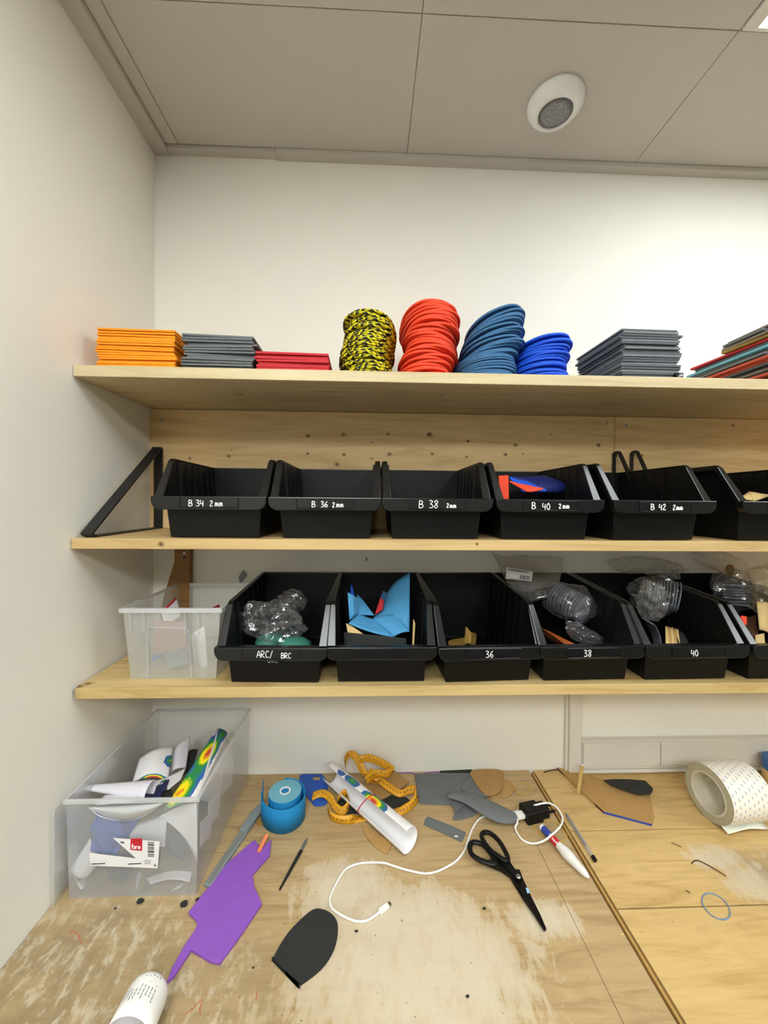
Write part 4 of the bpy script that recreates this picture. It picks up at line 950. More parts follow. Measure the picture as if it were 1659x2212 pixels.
# flat offcuts, lowest first
foam('blue_tag', Q5([(452, 300), (475, 288), (590, 288), (590, 302), (563, 302), (563, 338), (622, 338), (622, 302), (591.5, 302), (591.5, 288), (640, 288), (676, 335), (688, 405), (682, 525), (640, 548), (575, 548), (520, 480), (450, 400)]), .0035, 'deepblue', 'royal blue foam tag with a square hole, behind the blue tape roll', 'foam tag', z=e)
foam('black_offcut', Q5([(742, 545), (780, 500), (900, 430), (1250, 470), (1345, 480), (1385, 520), (1180, 585), (1000, 615), (835, 612)]), .003, 'foam_black', 'black foam offcut under the rolled printout and tape measure', 'foam offcut', z=e)
foam('tan_offcut', Q5([(1000, 360), (1090, 290), (1230, 245), (1365, 350), (1270, 425), (1130, 500), (1000, 440)]), .003, 'tan2', 'brown board offcut under the tape measure near the wall', 'board offcut', z=e+.0032)
foam('tan_offcut', Q5([(968, 696), (1228, 862), (1185, 955), (1150, 940), (1085, 892), (1010, 810), (980, 750)]), .003, 'tan', 'tan offcut with one curved side under the lower end of the rolled printout', 'board offcut', z=e)
foam('grey_foam_strip', Q6([(265, 512), (400, 566), (552, 632), (540, 668), (518, 705), (380, 640), (230, 572), (244, 530)]), .002, 'foam_grey', 'short grey foam strip with a glue spot beside the rolled printout', 'foam strip', z=e)
p = T(*Q6([(478, 658)])[0], e+.0022); tag(MB().lathe([(.004, 0), (.003, .0006), (.0001, .0009)], frame(p, (0, 0, 1)) @ Matrix.Diagonal((1, .6, 1, 1)), 12).build('glue_drop', 'paper_lilac'), 'pale glue drop dried on the short grey strip', 'glue drop')
foam('black_offcut', Q6([(355, 166), (600, 156), (605, 185), (420, 188), (352, 184)]), .003, 'foam_black', 'black foam offcut along the wall behind the grey sheet', 'foam offcut', z=e)
foam('grey_foam_sheet', Q6([(160, 190), (400, 186), (716, 190), (720, 280), (726, 362), (640, 380), (430, 424), (196, 414), (180, 300)]), .004, 'foam_grey', 'large flat grey foam sheet against the wall', 'foam sheet', z=e)
foam('tan_insole', rounded(Q6([(590, 168), (820, 160), (830, 230), (828, 290), (800, 330), (750, 350), (700, 345), (640, 280)]), 4), .003, 'tan2', 'upper of the two tan heel pieces right of the grey sheet', 'insole', z=e+.0070)
foam('tan_insole', rounded(Q6([(720, 340), (800, 365), (850, 370), (895, 345), (918, 300), (900, 255), (860, 230), (780, 250)]), 4), .003, 'tan', 'lower tan heel piece with a rounded end beside the yellow rubber band', 'insole', z=e)
foam('grey_foam_sheet', rounded(Q6([(524, 310), (535, 260), (580, 215), (650, 188), (716, 192), (722, 280), (722, 358), (640, 350)]), 4), .003, 'foam_grey', 'rounded grey foam piece lying on the large grey sheet', 'foam piece', z=e+.0044)
foam('grey_foam_scrap', Q6([(440, 410), (475, 488), (545, 420), (500, 395)]), .003, 'foam_grey', 'pointed grey scrap under the long grey insole', 'foam scrap', z=e+.0046)
foam('grey_foam_scrap', rounded(Q6([(452, 530), (470, 490), (520, 430), (580, 420), (635, 470), (610, 505), (540, 528), (480, 538)]), 4), .003, 'foam_grey', 'rounded grey scrap with a blunt tip under the long grey insole', 'foam scrap', z=e)
# long curved insole, arched off the bench
top = Q6([(400, 345), (440, 322), (510, 312), (600, 328), (700, 368), (800, 415), (900, 462), (958, 500)]); bot = Q6([(404, 362), (470, 378), (535, 402), (590, 438), (650, 478), (730, 530), (830, 572), (940, 562)])
vs = []; fs = []
for i, (a, b) in enumerate(zip(top, bot)):
    f = i/7; zl_ = .012+.010*math.sin(math.pi*f)
    for j in range(7):
        g = j/6; x, y = a[0]+(b[0]-a[0])*g, a[1]+(b[1]-a[1])*g; vs.append(T(x, y, zl_+.004*math.sin(math.pi*g)-.006*f*g))
for i in range(7):
    for j in range(6): fs.append((i*7+j, i*7+j+1, (i+1)*7+j+1, (i+1)*7+j))
tag(link('grey_insole', vs, fs, 'foam_grey', None, smooth=True, solid=.004, sub=1), 'long grey insole arched across the grey sheets and the white cable', 'insole')
# brown board with blue edge, stick and black pointed piece
pts = Q7([(75, 552), (240, 716), (430, 890), (610, 938), (790, 985), (808, 920), (785, 820), (770, 740), (440, 650), (290, 600), (120, 566)])
t = thing('brown_board', 'brown board offcut with a blue front edge, under the black pointed piece', 'board offcut', tuple(T(1300, 1730, e)))
MB().prism([T(x, y, e) for x, y in pts], (0, 0, .004)).build('board', 'tan', t, bevel=.0005)
a, b = T(*pts[2], e), T(*pts[4], e); d = (b-a); n_ = Vector((d.y, -d.x, 0)).normalized()*.0006
MB().prism([a, b, b+n_, a+n_], (0, 0, .0042)).build('blue_edge', 'blue_print', t)
MB().prism([T(*pts[0], e), T(*pts[2], e), T(*pts[2], e)+Vector((-.0006, -.0006, 0)), T(*pts[0], e)+Vector((-.0006, -.0006, 0))], (0, 0, .004)).build('dark_edge', 'brown_sheet', t)
A_ = [(432, 650), (500, 644), (620, 645), (740, 655), (800, 715), (780, 750), (690, 754), (560, 712), (480, 680)]
tag(MB().prism([T(x, y, .011+.006*i_) for (x, y), i_ in zip(Q7(A_), (0, .3, .6, 1, .8, .2, 0, 0, 0))], (0, 0, .004)).build('black_offcut', 'foam_black', bevel=.0008), 'black pointed foam piece lying on the brown board', 'foam offcut')
t = thing('wooden_stick', 'short pale wooden stick with a white tip leaning on the brown board', 'stick', tuple(T(1250, 1712, .006)))
a, b = T(1249, 1712, .0095), Yp(1257, 1656, -.040)
MB().tube([a, a.lerp(b, .5), b], .0042, 10).build('shaft', 'stick', t, bevel=.0005); MB().tube([b, b+(b-a).normalized()*.004], .0043, 10).build('tip', 'white_plastic', t)
# purple foam
pts = [(586, 1818), (583, 1851), (545, 1894), (549, 1920), (566, 1956), (522, 2022), (475, 2086), (455, 2082), (413, 2057), (392, 2090), (376, 2114), (360, 2127), (372, 2096), (396, 2052), (420, 2016), (426, 2003), (425, 1994), (407, 1976), (490, 1870), (545, 1822), (553, 1820), (556, 1829), (570, 1831)]
foam('purple_foam_offcut', pts, .005, 'foam_purple', 'large purple foam offcut with a long spike toward the viewer', 'foam offcut', z=e, bevel=.001)
foam('black_heel_piece', rounded(Q9([(215, 645), (290, 520), (400, 412), (460, 398), (520, 430), (545, 490), (525, 600), (460, 700), (350, 785), (343, 780), (222, 655)]), 4), .004, 'foam_black', 'black heel-shaped foam piece alone at the front of the bench', 'foam piece', z=e, bevel=.001)
# orange rod
a, b = T(564, 1829, .0075), T(577, 1803, .0105); tag(MB().tube([a-(b-a)*.4, b], .004, 10).build('orange_rod', 'crayon', bevel=.001), 'orange rod tip sticking out from under the purple foam', 'rod')
# grey snap-off cutter
t = thing('utility_knife', 'grey snap-off utility knife partly under the purple foam, beside the clear box', 'knife', tuple(T(510, 1820, e)))
a, b = T(447, 1912, .006), T(566, 1738, .006); d = (b-a).normalized(); s_ = Vector((d.y, -d.x, 0))
def bar(m, a, b, w0, w1, z0, z1):
    return m.hexa([a+s_*w0+Vector((0, 0, z0-a.z+TBL)), a-s_*w0+Vector((0, 0, z0-a.z+TBL)), b-s_*w1+Vector((0, 0, z0-b.z+TBL)), b+s_*w1+Vector((0, 0, z0-b.z+TBL))],
                  [a+s_*w0+Vector((0, 0, z1-a.z+TBL)), a-s_*w0+Vector((0, 0, z1-a.z+TBL)), b-s_*w1+Vector((0, 0, z1-b.z+TBL)), b+s_*w1+Vector((0, 0, z1-b.z+TBL))])
m = MB(); bar(m, a, b, .0075, .0085, .0005, .006); m.build('handle', 'cutter_grey', t, bevel=.0012)
m = MB(); bar(m, a+(b-a)*.02, a+(b-a)*.62, .003, .003, .0058, .0072); m.build('blade_channel', plain('pale_channel_metal', (160, 164, 156), .4, .05, 60, 0, .6), t, bevel=.0003)
m = MB(); bar(m, a+(b-a)*.60, a+(b-a)*.86, .009, .0105, .0045, .011); bar(m, a+(b-a)*.86, a+(b-a)*.99, .011, .006, .003, .009); m.build('slider', 'cutter_grey', t, bevel=.0015)
# scalpel
t = thing('scalpel', 'thin dark scalpel with a bright blade lying left of the white cable', 'scalpel', tuple(T(634, 1865, e)))
a, b = T(604, 1921, .0035), T(651, 1836, .0035); d = (b-a).normalized(); s_ = Vector((d.y, -d.x, 0))
m = MB(); bar(m, a, a.lerp(b, .4), .0014, .0024, .001, .004); bar(m, a.lerp(b, .4), b, .0024, .0032, .001, .0042); m.build('handle', 'dark_steel', t, bevel=.0005)
c_ = T(665, 1808, .002); m = MB(); bar(m, b-d*.003, b.lerp(c_, .6), .0022, .0034, .0012, .0022); bar(m, b.lerp(c_, .6), c_, .0034, .0004, .0012, .0022); m.build('blade', 'steel', t)
# dark crumbs
for i, (x, y, r, lb) in enumerate(((397, 1952, .0065, 'largest dark crumb in front of the large box, left of the purple foam'), (427, 1943, .004, 'small dark crumb touching the purple foam by the box corner'), (303, 1946, .006, 'dark crumb under the front edge of the large box'))):
    p = T(x, y, r*.45); o = bag('crumb', tuple(p), (r, r*.8, r*.5), i*3.7+1, 'foam_black', None, sub=2, amp=.3); tag(o, lb, 'crumb')
# blue kinesiology tape: tight roll and one loose outer turn
c_ = Zp(616, 1707, TBL+.050); c_.z = TBL+e
t = thing('tape_roll', 'bright blue kinesiology tape roll standing on end with a loose outer turn', 'tape roll', tuple(c_))
Mz = Matrix.Translation(c_)
r0 = .0355
MB().lathe([(r0-.0005, .001), (r0, .0015), (r0, .0475), (r0-.0004, .0478)], Mz, 48).build('wound_tape', 'kine_blue', t, smooth=True)
m = MB().lathe([(.0125, .0486), (.02, .0489), (.028, .0487), (.0352, .0489), (.0352, .0012), (.0125, .0012)], Mz, 48, close=True)
m.build('wound_edge', 'kine_back', t)
m = MB().lathe([(.0122, .001), (.0122, .0492), (.0088, .0492), (.0088, .001)], Mz, 32, close=True); m.build('cardboard_core', 'paper', t)
def ribbon(path, hgt, ups, thick, name, mat, parent, uvlen=None):
    P_ = [Vector(p) for p in path]; vs = []; uv = []; L_ = 0; fs = []
    for i, p in enumerate(P_):
        if i: L_ += (p-P_[i-1]).length
        u = ups[i] if isinstance(ups, list) else Vector(ups)
        vs += [p, p+u.normalized()*hgt]; uv += [(L_, 0), (L_, 1)]
        if i: fs.append((2*i-2, 2*i, 2*i+1, 2*i-1))
    return link(name, vs, fs, mat, parent, smooth=True, solid=thick, uv=uv)
pth = []
for i in range(70):
    q = -1.15+ -i/69*(2*math.pi*.98+1.3); 
    f = i/69; rr = r0+.0015+.0125*max(0, f-.12)/.88 if f < .88 else r0+.0015+.0125*.76/.88+(f-.88)*.10
    pth.append(c_+Vector((rr*math.cos(-q+2.3)+.0035*min(1, f*2), rr*math.sin(-q+2.3)-.006*min(1, f*2), .0006)))
pth2 = []
for i in range(60):                        # loose turn: from behind the roll, round the right and the front to the left end
    f = i/59; q = math.radians(100-f*285); rr = r0+.002+.015*min(1, f*1.6)
    pth2.append(c_+Vector((rr*math.cos(q)+.004*f-.002, rr*math.sin(q)-.008*math.sin(math.pi*min(1, f*1.2)), .0006)))
a = pth2[-1]; pth2 += [a+Vector((-.002, .008, 0)), a+Vector((-.005, .017, .001)), a+Vector((-.006, .027, .002))]
ribbon(pth2, .050, (0, 0, 1), .0010, 'loose_turn', 'kine_blue', t)
# tan scrap by the tape
foam('tan_scrap', Q5([(78, 665), (120, 655), (170, 640), (190, 690), (150, 700), (100, 712)]), .003, 'khaki', 'crumpled khaki scrap between the knife and the blue tape roll', 'scrap', z=e, lift=None)

# yellow tailor's tape measure in loops, printed numbers
k = NT('yellow_measuring_tape'); tc = k.add('ShaderNodeTexCoord'); sp = k.add('ShaderNodeSeparateXYZ'); k.ln(tc.outputs['UV'], sp.inputs[0])
cm = k.math('FRACT', k.math('MULTIPLY', sp.outputs[0], 100)); mm_ = k.math('FRACT', k.math('MULTIPLY', sp.outputs[0], 500))
l1 = k.math('LESS_THAN', cm, .07); e1 = k.math('LESS_THAN', mm_, .25); e1 = k.math('MULTIPLY', e1, k.math('MAXIMUM', k.math('LESS_THAN', sp.outputs[1], .2), k.math('GREATER_THAN', sp.outputs[1], .8)))
f = k.math('MULTIPLY', k.math('MAXIMUM', l1, e1), .75)
k.ln(k.mix(f, lin((240, 172, 30)), lin((120, 74, 20))), k.b.inputs['Base Color']); k.b.inputs['Roughness'].default_value = .45; M['tapem'] = k.m
tm = thing('tape_measure', 'yellow tailor tape measure in loose loops beneath the rolled printout', 'tape measure', tuple(T(735, 1740, 0)))
def measure(points, start, per=8):
    """points: (photo x, photo y of the lower edge, lift above bench, up vector)"""
    P_ = smooth_path([p for p, u in points], per); U_ = [v.normalized() for v in smooth_path([Vector(u) for p, u in points], per)]
    o = ribbon(P_, .0165, U_, .0005, 'tape', 'tapem', tm)
    m = MB(); L_ = [0]
    for i in range(1, len(P_)): L_.append(L_[-1]+(P_[i]-P_[i-1]).length)
    def at(s_):
        for i in range(1, len(P_)):
            if s_ <= L_[i]:
                f = (s_-L_[i-1])/(L_[i]-L_[i-1]+1e-9); d = (P_[i]-P_[i-1]).normalized(); u = U_[i-1].lerp(U_[i], f); return P_[i-1].lerp(P_[i], f), u, d.cross(u).normalized()
        return P_[-1], U_[-1], Vector((0, -1, 0))
    n = int(L_[-1]/.01)
    for c in range(n):
        for side in (-1, 1):
            def to3(a, b):
                p, u, nn = at(c*.01+.005+(a if side > 0 else -a)); return p+u*(.0165*.5+b)+nn*.0005*side
            write(m, str(start+c), to3, -.0036, -.003, .0060, .00038, gap=.12)
    if m.v: m.build('numbers', 'black_print', tm)
V = Vector; up = (0, 0, 1)
measure([(T(673, 1730, .005), (.1, .7, .7)), (T(695, 1722, .014), (.2, .9, .5)), (T(712, 1735, .012), (.3, .8, .6)), (T(722, 1752, .006), (.2, .8, .7)), (T(738, 1762, .003), (0, .8, .7)), (T(752, 1752, .004), (-.2, .4, .9)), (T(756, 1735, .006), (-.3, .1, 1)), (T(744, 1722, .006), (0, .3, 1)), (T(728, 1735, .004), (.2, .3, 1))], 16)
measure([(T(708, 1752, .0015), (0, .3, 1)), (T(714, 1770, .0012), (0, .2, 1)), (T(730, 1779, .0010), (0, .2, 1)), (T(746, 1781, .0010), (0, .25, 1)), (T(758, 1780, .0010), (0, .4, .9)), (T(770, 1778, .0010), (0, 1, .15)), (T(800, 1772, .0010), (0, 1, .05)), (T(840, 1766, .001), (0, 1, .05)), (T(868, 1762, .001), (-.2, .8, .5)), (T(890, 1748, .002), (-.4, .3, 1)), (T(903, 1732, .003), (-.5, .4, .9)), (T(900, 1716, .005), (-.2, .6, .8)), (T(884, 1715, .006), (.1, .8, .6)), (T(862, 1722, .008), (.3, .9, .5)), (T(838, 1708, .012), (.5, .8, .4)), (T(815, 1690, .018), (.6, .7, .4)), (T(792, 1672, .026), (.6, .5, .6))], 61)
y_ = -.045
measure([(Yp(815, 1692, y_-.03), (.7, 0, .6)), (Yp(800, 1690, y_), (.9, 0, .3)), (Yp(780, 1672, y_), (.9, 0, .4)), (Yp(766, 1645, y_+.01), (.9, .2, .5)), (Yp(755, 1637, y_+.02), (.2, .3, 1)), (Yp(748, 1650, y_+.026), (-.3, .4, .9)), (Yp(746, 1666, y_+.028), (0, .3, 1))], 14)
measure([(Yp(776, 1650, y_-.004), (.1, .3, 1)), (Yp(790, 1645, y_), (.2, .3, 1)), (Yp(812, 1651, y_+.004), (.4, .3, .9)), (Yp(834, 1663, y_+.006), (.5, .3, .8)), (Yp(846, 1674, y_+.004), (.4, .4, .8)), (Yp(836, 1680, y_-.01), (-.2, .3, .9)), (Yp(820, 1676, y_-.015), (-.6, .3, .7)), (Yp(806, 1684, y_-.01), (-.6, .3, .7)), (Yp(794, 1694, y_-.01), (-.4, .3, .8))], 31)

# rolled pressure printout held by a rubber band
t = thing('rolled_printout', 'rolled white foot-pressure printout with red rubber band, leaning on the wall', 'rolled printout', tuple(T(880, 1822, 0)))
b_ = T(884, 1815, .0275); a_ = Yp(712, 1668, -.036); ax_ = (b_-a_).normalized(); sd = ax_.cross(V((0, 0, 1))).normalized(); nn = sd.cross(ax_).normalized()
vs = []; fs = []; uv = []; nu, nv = 30, 34
for i in range(nu+1):
    f = i/nu; p = a_.lerp(b_, f); r = .0220+.0015*f
    for j in range(nv+1):
        g = j/nv; ang = math.radians(108-g*272); fl = 1
        rr = r*(1+.18*(g > .9)*(g-.9)*10*-.6)
        q = p+sd*(rr*math.cos(ang)*-1)+nn*(rr*math.sin(ang)); 
        if f < .06: q = q-ax_*.006*math.sin(g*math.pi*2.2)*(1-f/.06)
        vs.append(q); uv.append((f, g))
for i in range(nu):
    for j in range(nv): q = i*(nv+1)+j; fs.append((q, q+1, q+nv+2, q+nv+1))
PM4 = pressure('rolled_foot_pressure_print', [(.32, .08, .10, .13, .50), (.18, .07, .06, .08, .25), (.62, .02, .15, .22, 1.10)])
link('paper_roll', vs, fs, PM4, t, smooth=True, solid=.0006, uv=uv)
p = a_.lerp(b_, .52); r = .0236
MB().tube([p+sd*(-r*math.cos(q))+nn*(r*math.sin(q))+ax_*.012*math.sin(q*1) for q in [math.radians(190-i*9) for i in range(41)]], .0011, 6).build('rubber_band', 'rubber_red', t)

# scissors
t = thing('scissors', 'black tailor scissors with open blades closed together, pointing to the viewer', 'scissors', tuple(T(1120, 1894, 0)))
t['label'] = 'closed black scissors lying in the middle of the bench, pointing at the viewer'
def ring(name, pts, zs_, rad):
    P_ = smooth_path([T(x, y, z_) for (x, y), z_ in zip(Q6(pts), zs_)], 6, True); m = MB(); m.tube(P_, rad, 10, closed=True, flat=.85, up=(0, 0, 1)); return m
m = ring('a', [(592, 712), (625, 704), (680, 722), (730, 775), (775, 845), (768, 868), (720, 862), (650, 835), (598, 795), (582, 750)], (.012,)*10, .0048)
pv = Q6([(952, 968)])[0]
def quadbar(m, pts, z0, z1):
    return m.prism([T(x, y, z0) for x, y in pts], (0, 0, z1-z0))
quadbar(m, Q6([(640, 838), (720, 866), (790, 850), (850, 905), (900, 935), (962, 940), (975, 975), (950, 995), (900, 985), (820, 930), (720, 890)]), .004, .011)
m.build('handle', 'black_plastic', t, bevel=.0015)
m = ring('b', [(672, 650), (700, 628), (745, 640), (800, 690), (845, 760), (872, 825), (850, 842), (805, 815), (745, 770), (690, 700)], (.016,)*10, .0048)
quadbar(m, Q6([(795, 815), (855, 840), (876, 815), (895, 880), (930, 930), (975, 960), (985, 990), (940, 985), (880, 940), (820, 870)]), .008, .0135)
m.build('handle', 'black_plastic', t, bevel=.0015)
tipp = (1177.5, 2011.5)
def blade(name, pts, z0, z1):
    MB().prism([T(x, y, z0) for x, y in pts], (0, 0, z1-z0)).build(name, plain('dark_blade_steel_'+name, (34, 32, 34), .22, .1, 60, 0, .6), t, bevel=.0008)
blade('blade', QR([(-10, 260), (10, 250), (50, 240), (78, 275), (110, 345), (150, 430), (200, 530), (238, 620), (232, 634), (222, 628), (170, 545), (110, 450), (60, 360), (20, 310)]), .0045, .0075)
blade('blade', QR([(0, 285), (30, 270), (60, 330), (100, 420), (150, 510), (200, 590), (226, 632), (215, 622), (160, 535), (95, 440), (40, 350)]), .0015, .0042)
MB().lathe([(.0045, 0), (.0045, .0012), (.0036, .0022), (.0001, .0026)], frame(T(*pv, .0135), (0, 0, 1)), 24).build('pivot_screw', 'steel', t, smooth=True)
p = QR([(105, 350), (122, 350), (134, 382), (116, 386)])
MB().prism([T(x, y, .0077) for x, y in p], (0, 0, .0002)).build('blade_mark', plain('pale_blade_mark', (150, 190, 220), .3), t)

# phone charger with its white cable
c_ = T(1150, 1775, 0)
t = thing('charger', 'black plug charger lying beside the marker, white cable plugged in', 'charger', tuple(c_))
d = (T(*Q6([(1225, 500)])[0])-T(*Q6([(1030, 545)])[0])); d.z = 0; d.normalize(); s_ = V((-d.y, d.x, 0)); o_ = T(*Q6([(1092, 585)])[0], .0)
def obox(m, x0, x1, y0, y1, z0, z1):
    mt_ = Matrix.Translation(V((o_.x, o_.y, TBL))) @ Matrix((d, s_, V((0, 0, 1)))).transposed().to_4x4(); return m.box(x0, x1, y0, y1, z0, z1, mt_)
m = MB(); obox(m, -.018, .022, .004, .040, .0008, .026); m.build('body', 'black_plastic', t, bevel=.003, seg=3)
m = MB(); obox(m, .022, .040, .008, .036, .003, .024); m.build('plug_base', 'black_plastic', t, bevel=.003, seg=3)
m = MB(); obox(m, .040, .056, .011, .0155, .011, .0155); obox(m, .040, .056, .028, .0325, .011, .0155); m.build('pin', 'black_plastic', t, bevel=.001)
t2 = thing('charging_cable', 'thin white charging cable curling across the bench to a small plug', 'cable', tuple(T(870, 1880, 0)))
m = MB(); obox(m, -.035, -.0185, .013, .028, .010, .018); m.build('usb_plug', 'white_plastic', t2, bevel=.001)
mt_ = Matrix.Translation(V((o_.x, o_.y, TBL))) @ Matrix((d, s_, V((0, 0, 1)))).transposed().to_4x4()
pl = mt_ @ V((-.035, .0205, .014))
pts = [pl, T(*Q6([(945, 555)])[0], .010), T(*Q6([(928, 590)])[0], .004)]
for x, y, z_ in ((950, 645, .002), (990, 690, .002), (1060, 714, .002), (1140, 695, .012), (1210, 645, .018), (1270, 585, .022), (1290, 525, .026), (1262, 460, .030), (1215, 418, .032), (1165, 404, .032), (1090, 418, .028), (1010, 442, .012), (930, 470, .003), (850, 480, .0025), (760, 492, .0025)): pts.append(T(*Q6([(x, y)])[0], z_))
for x, y in ((690, 508), (650, 530), (610, 585), (582, 650), (555, 730), (530, 785), (480, 845), (420, 885), (350, 920), (290, 938), (220, 941), (100, 915), (0, 885)): pts.append(T(*Q6([(x, y)])[0], .0022))
for x, y in ((780, 152), (700, 150), (640, 158), (590, 180), (560, 215), (530, 270), (505, 330), (510, 375), (540, 405), (590, 433), (640, 450), (690, 448), (730, 425), (765, 398)): pts.append(T(*Q9([(x, y)])[0], .0022))
MB().tube(smooth_path(pts, 5), .0019, 8).build('cord', 'white_plastic', t2, smooth=True)
a, b = T(*Q9([(758, 402)])[0], .0035), T(*Q9([(803, 368)])[0], .0035); d = (b-a).normalized(); s_ = V((d.y, -d.x, 0))
m = MB(); bar(m, a, b, .0042, .0042, .0008, .0062); m.build('phone_plug', 'white_plastic', t2, bevel=.001)
m = MB(); bar(m, b, b+d*.005, .003, .003, .002, .0048); m.build('contact_tip', 'steel', t2)
# marker pen wrapped in white tape
t = thing('marker_pen', 'white marker pen with blue and red bands, white tape wound round its body', 'marker', tuple(T(1220, 1840, 0)))
a, b = T(1169, 1785, .010), T(1272, 1896, .009)
def seg(f0, f1, radii, name, mat):
    n = len(radii); MB().tube([a.lerp(b, f0+(f1-f0)*i/(n-1)) for i in range(n)], radii, 16).build(name, mat, t, smooth=False, bevel=.0004, seg=1)
seg(0, .05, [.0052, .0064, .0066], 'end_cap', 'white_plastic'); seg(.05, .22, [.0066, .0068, .0068], 'blue_band', 'blue_print'); seg(.22, .25, [.0068, .0068], 'white_ring', 'white_plastic')
seg(.25, .40, [.0068, .0069, .0069], 'red_band', 'red_print'); seg(.40, 1.0, [.0069, .0078, .0092, .0098, .0098, .0092, .0082, .0078, .0070, .0066, .0052, .002], 'wrapped_body', 'white_wrap')
d = (b-a).normalized(); s_ = V((d.y, -d.x, 0)); m = MB(); o2 = a.lerp(b, .285)
vw = (CO-o2).normalized(); nn = (vw-d*vw.dot(d)).normalized(); s2 = nn.cross(d)
def on_pen(x, y):
    q = y/.0072; return o2+d*x+nn*(.0072*math.cos(q))+s2*(.0072*math.sin(q))
for i, (x, h_) in enumerate(((.001, .0044), (.004, .003), (.0062, .0034), (.009, .0028), (.0115, .0042))):
    m.tube(smooth_path([on_pen(x, -.002), on_pen(x+.0005, -.002+h_), on_pen(x+.0018, -.002+h_*.6), on_pen(x+.002, -.002)], 3), .00035, 5)
m.build('lettering', 'ink', t)
# ballpoint pen
t = thing('ballpoint_pen', 'clear ballpoint pen without cap lying across the bench seam', 'pen', tuple(T(1255, 1810, 0)))
a, b = T(1222, 1757, .005), T(1286, 1859, .005)
MB().tube([a.lerp(b, .05), a.lerp(b, .93)], .0038, 6).build('barrel', 'pen_clear', t); MB().tube([a.lerp(b, .06), a.lerp(b, .70)], .0017, 8).build('ink_tube', 'black_print', t)
MB().tube([a-(b-a)*.01, a.lerp(b, .06)], [.0007, .0032], 10).build('point', 'dark_steel', t); MB().tube([a.lerp(b, .925), a.lerp(b, 1.0)], [.0042, .0040], 12).build('end_plug', 'black_plastic', t, bevel=.0006)
# rubber bands
def loop(name, pts, z, r, mat, label): 
    P_ = smooth_path([T(x, y, z) for x, y in pts], 6, True); tag(MB().tube(P_, r, 6, closed=True).build(name, mat, smooth=True), label, 'rubber band')
def ell(cx, cy, rx, ry, rot=0, n=12, wob=0):
    return [(cx+rx*math.cos(q)*math.cos(rot)-ry*math.sin(q)*math.sin(rot), cy+rx*math.cos(q)*math.sin(rot)+ry*math.sin(q)*math.cos(rot)) for q in [2*math.pi*i/n for i in range(n)]]
loop('rubber_band', ell(1130, 1704, 18.5, 12.5, .15), .0012, .0009, 'rubber_yellow', 'yellow rubber band lying beside the tan heel piece')
loop('rubber_band', Q6([(1070, 590), (1120, 640), (1180, 680), (1280, 695), (1322, 665), (1310, 630), (1260, 570), (1200, 540), (1120, 545)]), .0012, .0008, 'rubber_yellow', 'pale yellow rubber band caught under charger and marker')
loop('rubber_band', ell(1547, 1958, 36, 21, .72), .0010, .0010, 'rubber_blue', 'greyish blue rubber band on the right side of the bench')

# wide double-sided tape on its side
t = thing('double_sided_tape', 'large roll of white double-sided tape with printed liner standing on its rim', 'tape roll', tuple(T(1590, 1805, 0)))
Ra = .0565; bl = Yp(1529, 1734, -.166); c1 = V((bl.x, bl.y, TBL+Ra+.0008)); axd = V((1, .10, .0)).normalized(); Wd = .100
F = frame(c1, axd, (0, 0, 1))
Ri = .0385
liner = NT('printed_tape_liner'); tc = liner.add('ShaderNodeTexCoord'); sp = liner.add('ShaderNodeSeparateXYZ'); liner.ln(tc.outputs['UV'], sp.inputs[0])
k = liner; row = k.math('FLOOR', k.math('MULTIPLY', sp.outputs[1], 9)); vv = k.math('FRACT', k.math('MULTIPLY', sp.outputs[1], 9))
uu = k.math('FRACT', k.math('ADD', k.math('MULTIPLY', sp.outputs[0], 26), k.math('MULTIPLY', row, .37)))
f = k.math('MULTIPLY', k.math('LESS_THAN', k.math('ABSOLUTE', k.math('SUBTRACT', vv, .5)), .10), k.math('LESS_THAN', uu, .42))
nz = k.noise(tc.outputs['UV'], 160, 2); f = k.math('MULTIPLY', f, k.ramp(nz, [(.42, G(.2)), (.5, G(1))]))
k.ln(k.mix(f, lin((238, 236, 226)), lin((120, 134, 182))), k.b.inputs['Base Color']); k.b.inputs['Roughness'].default_value = .3; M['liner'] = liner.m
vs = []; fs = []; uv = []; n = 64
for i in range(n+1):
    q = 2*math.pi*i/n
    for j, h_ in enumerate((0.0004, Wd-.0004)): vs.append(F @ V((Ra*math.cos(q), Ra*math.sin(q), h_))); uv.append((i/n, j))
for i in range(n): fs.append((2*i, 2*i+1, 2*i+3, 2*i+2))
# the loose end runs forward and to the right along the bench
tail = [(math.pi, 0)]
link('printed_liner', vs, fs, 'liner', t, smooth=True, uv=uv)
m = MB().lathe([(Ri+.0025, 0), (Ra-.0004, 0), (Ra-.0004, Wd), (Ri+.0025, Wd)], F, 64, close=True); m.build('wound_tape', 'tape_side', t)
m = MB().lathe([(Ri, -.0006), (Ri+.0028, -.0006), (Ri+.0028, Wd+.0006), (Ri, Wd+.0006)], F, 64, close=True); m.build('cardboard_core', plain('cream_card_core', (206, 200, 180), .7), t, bevel=.0004)
fw = axd.cross(V((0, 0, 1))).normalized()      # horizontal, across the axis (toward the viewer side)
if fw.y > 0: fw = -fw
bs = V((c1.x, c1.y, TBL+.0012)); vs = []; fs = []; uv = []
for i in range(15):
    f = i/14; s_ = .045*f; z_ = .0006+.010*math.sin(f*math.pi)*0.6+.006*f*f
    for j in range(7):
        g = j/6; vs.append(bs+fw*s_+axd*(Wd*g)+V((0, 0, z_+.003*math.sin(g*6+f*5)*f))); uv.append((f*.2, g))
for i in range(14):
    for j in range(6): q = i*7+j; fs.append((q, q+1, q+8, q+7))
link('loose_end', vs, fs, plain('glossy_tape_liner', (236, 236, 222), .18, .02), t, smooth=True, solid=.0004, uv=uv)
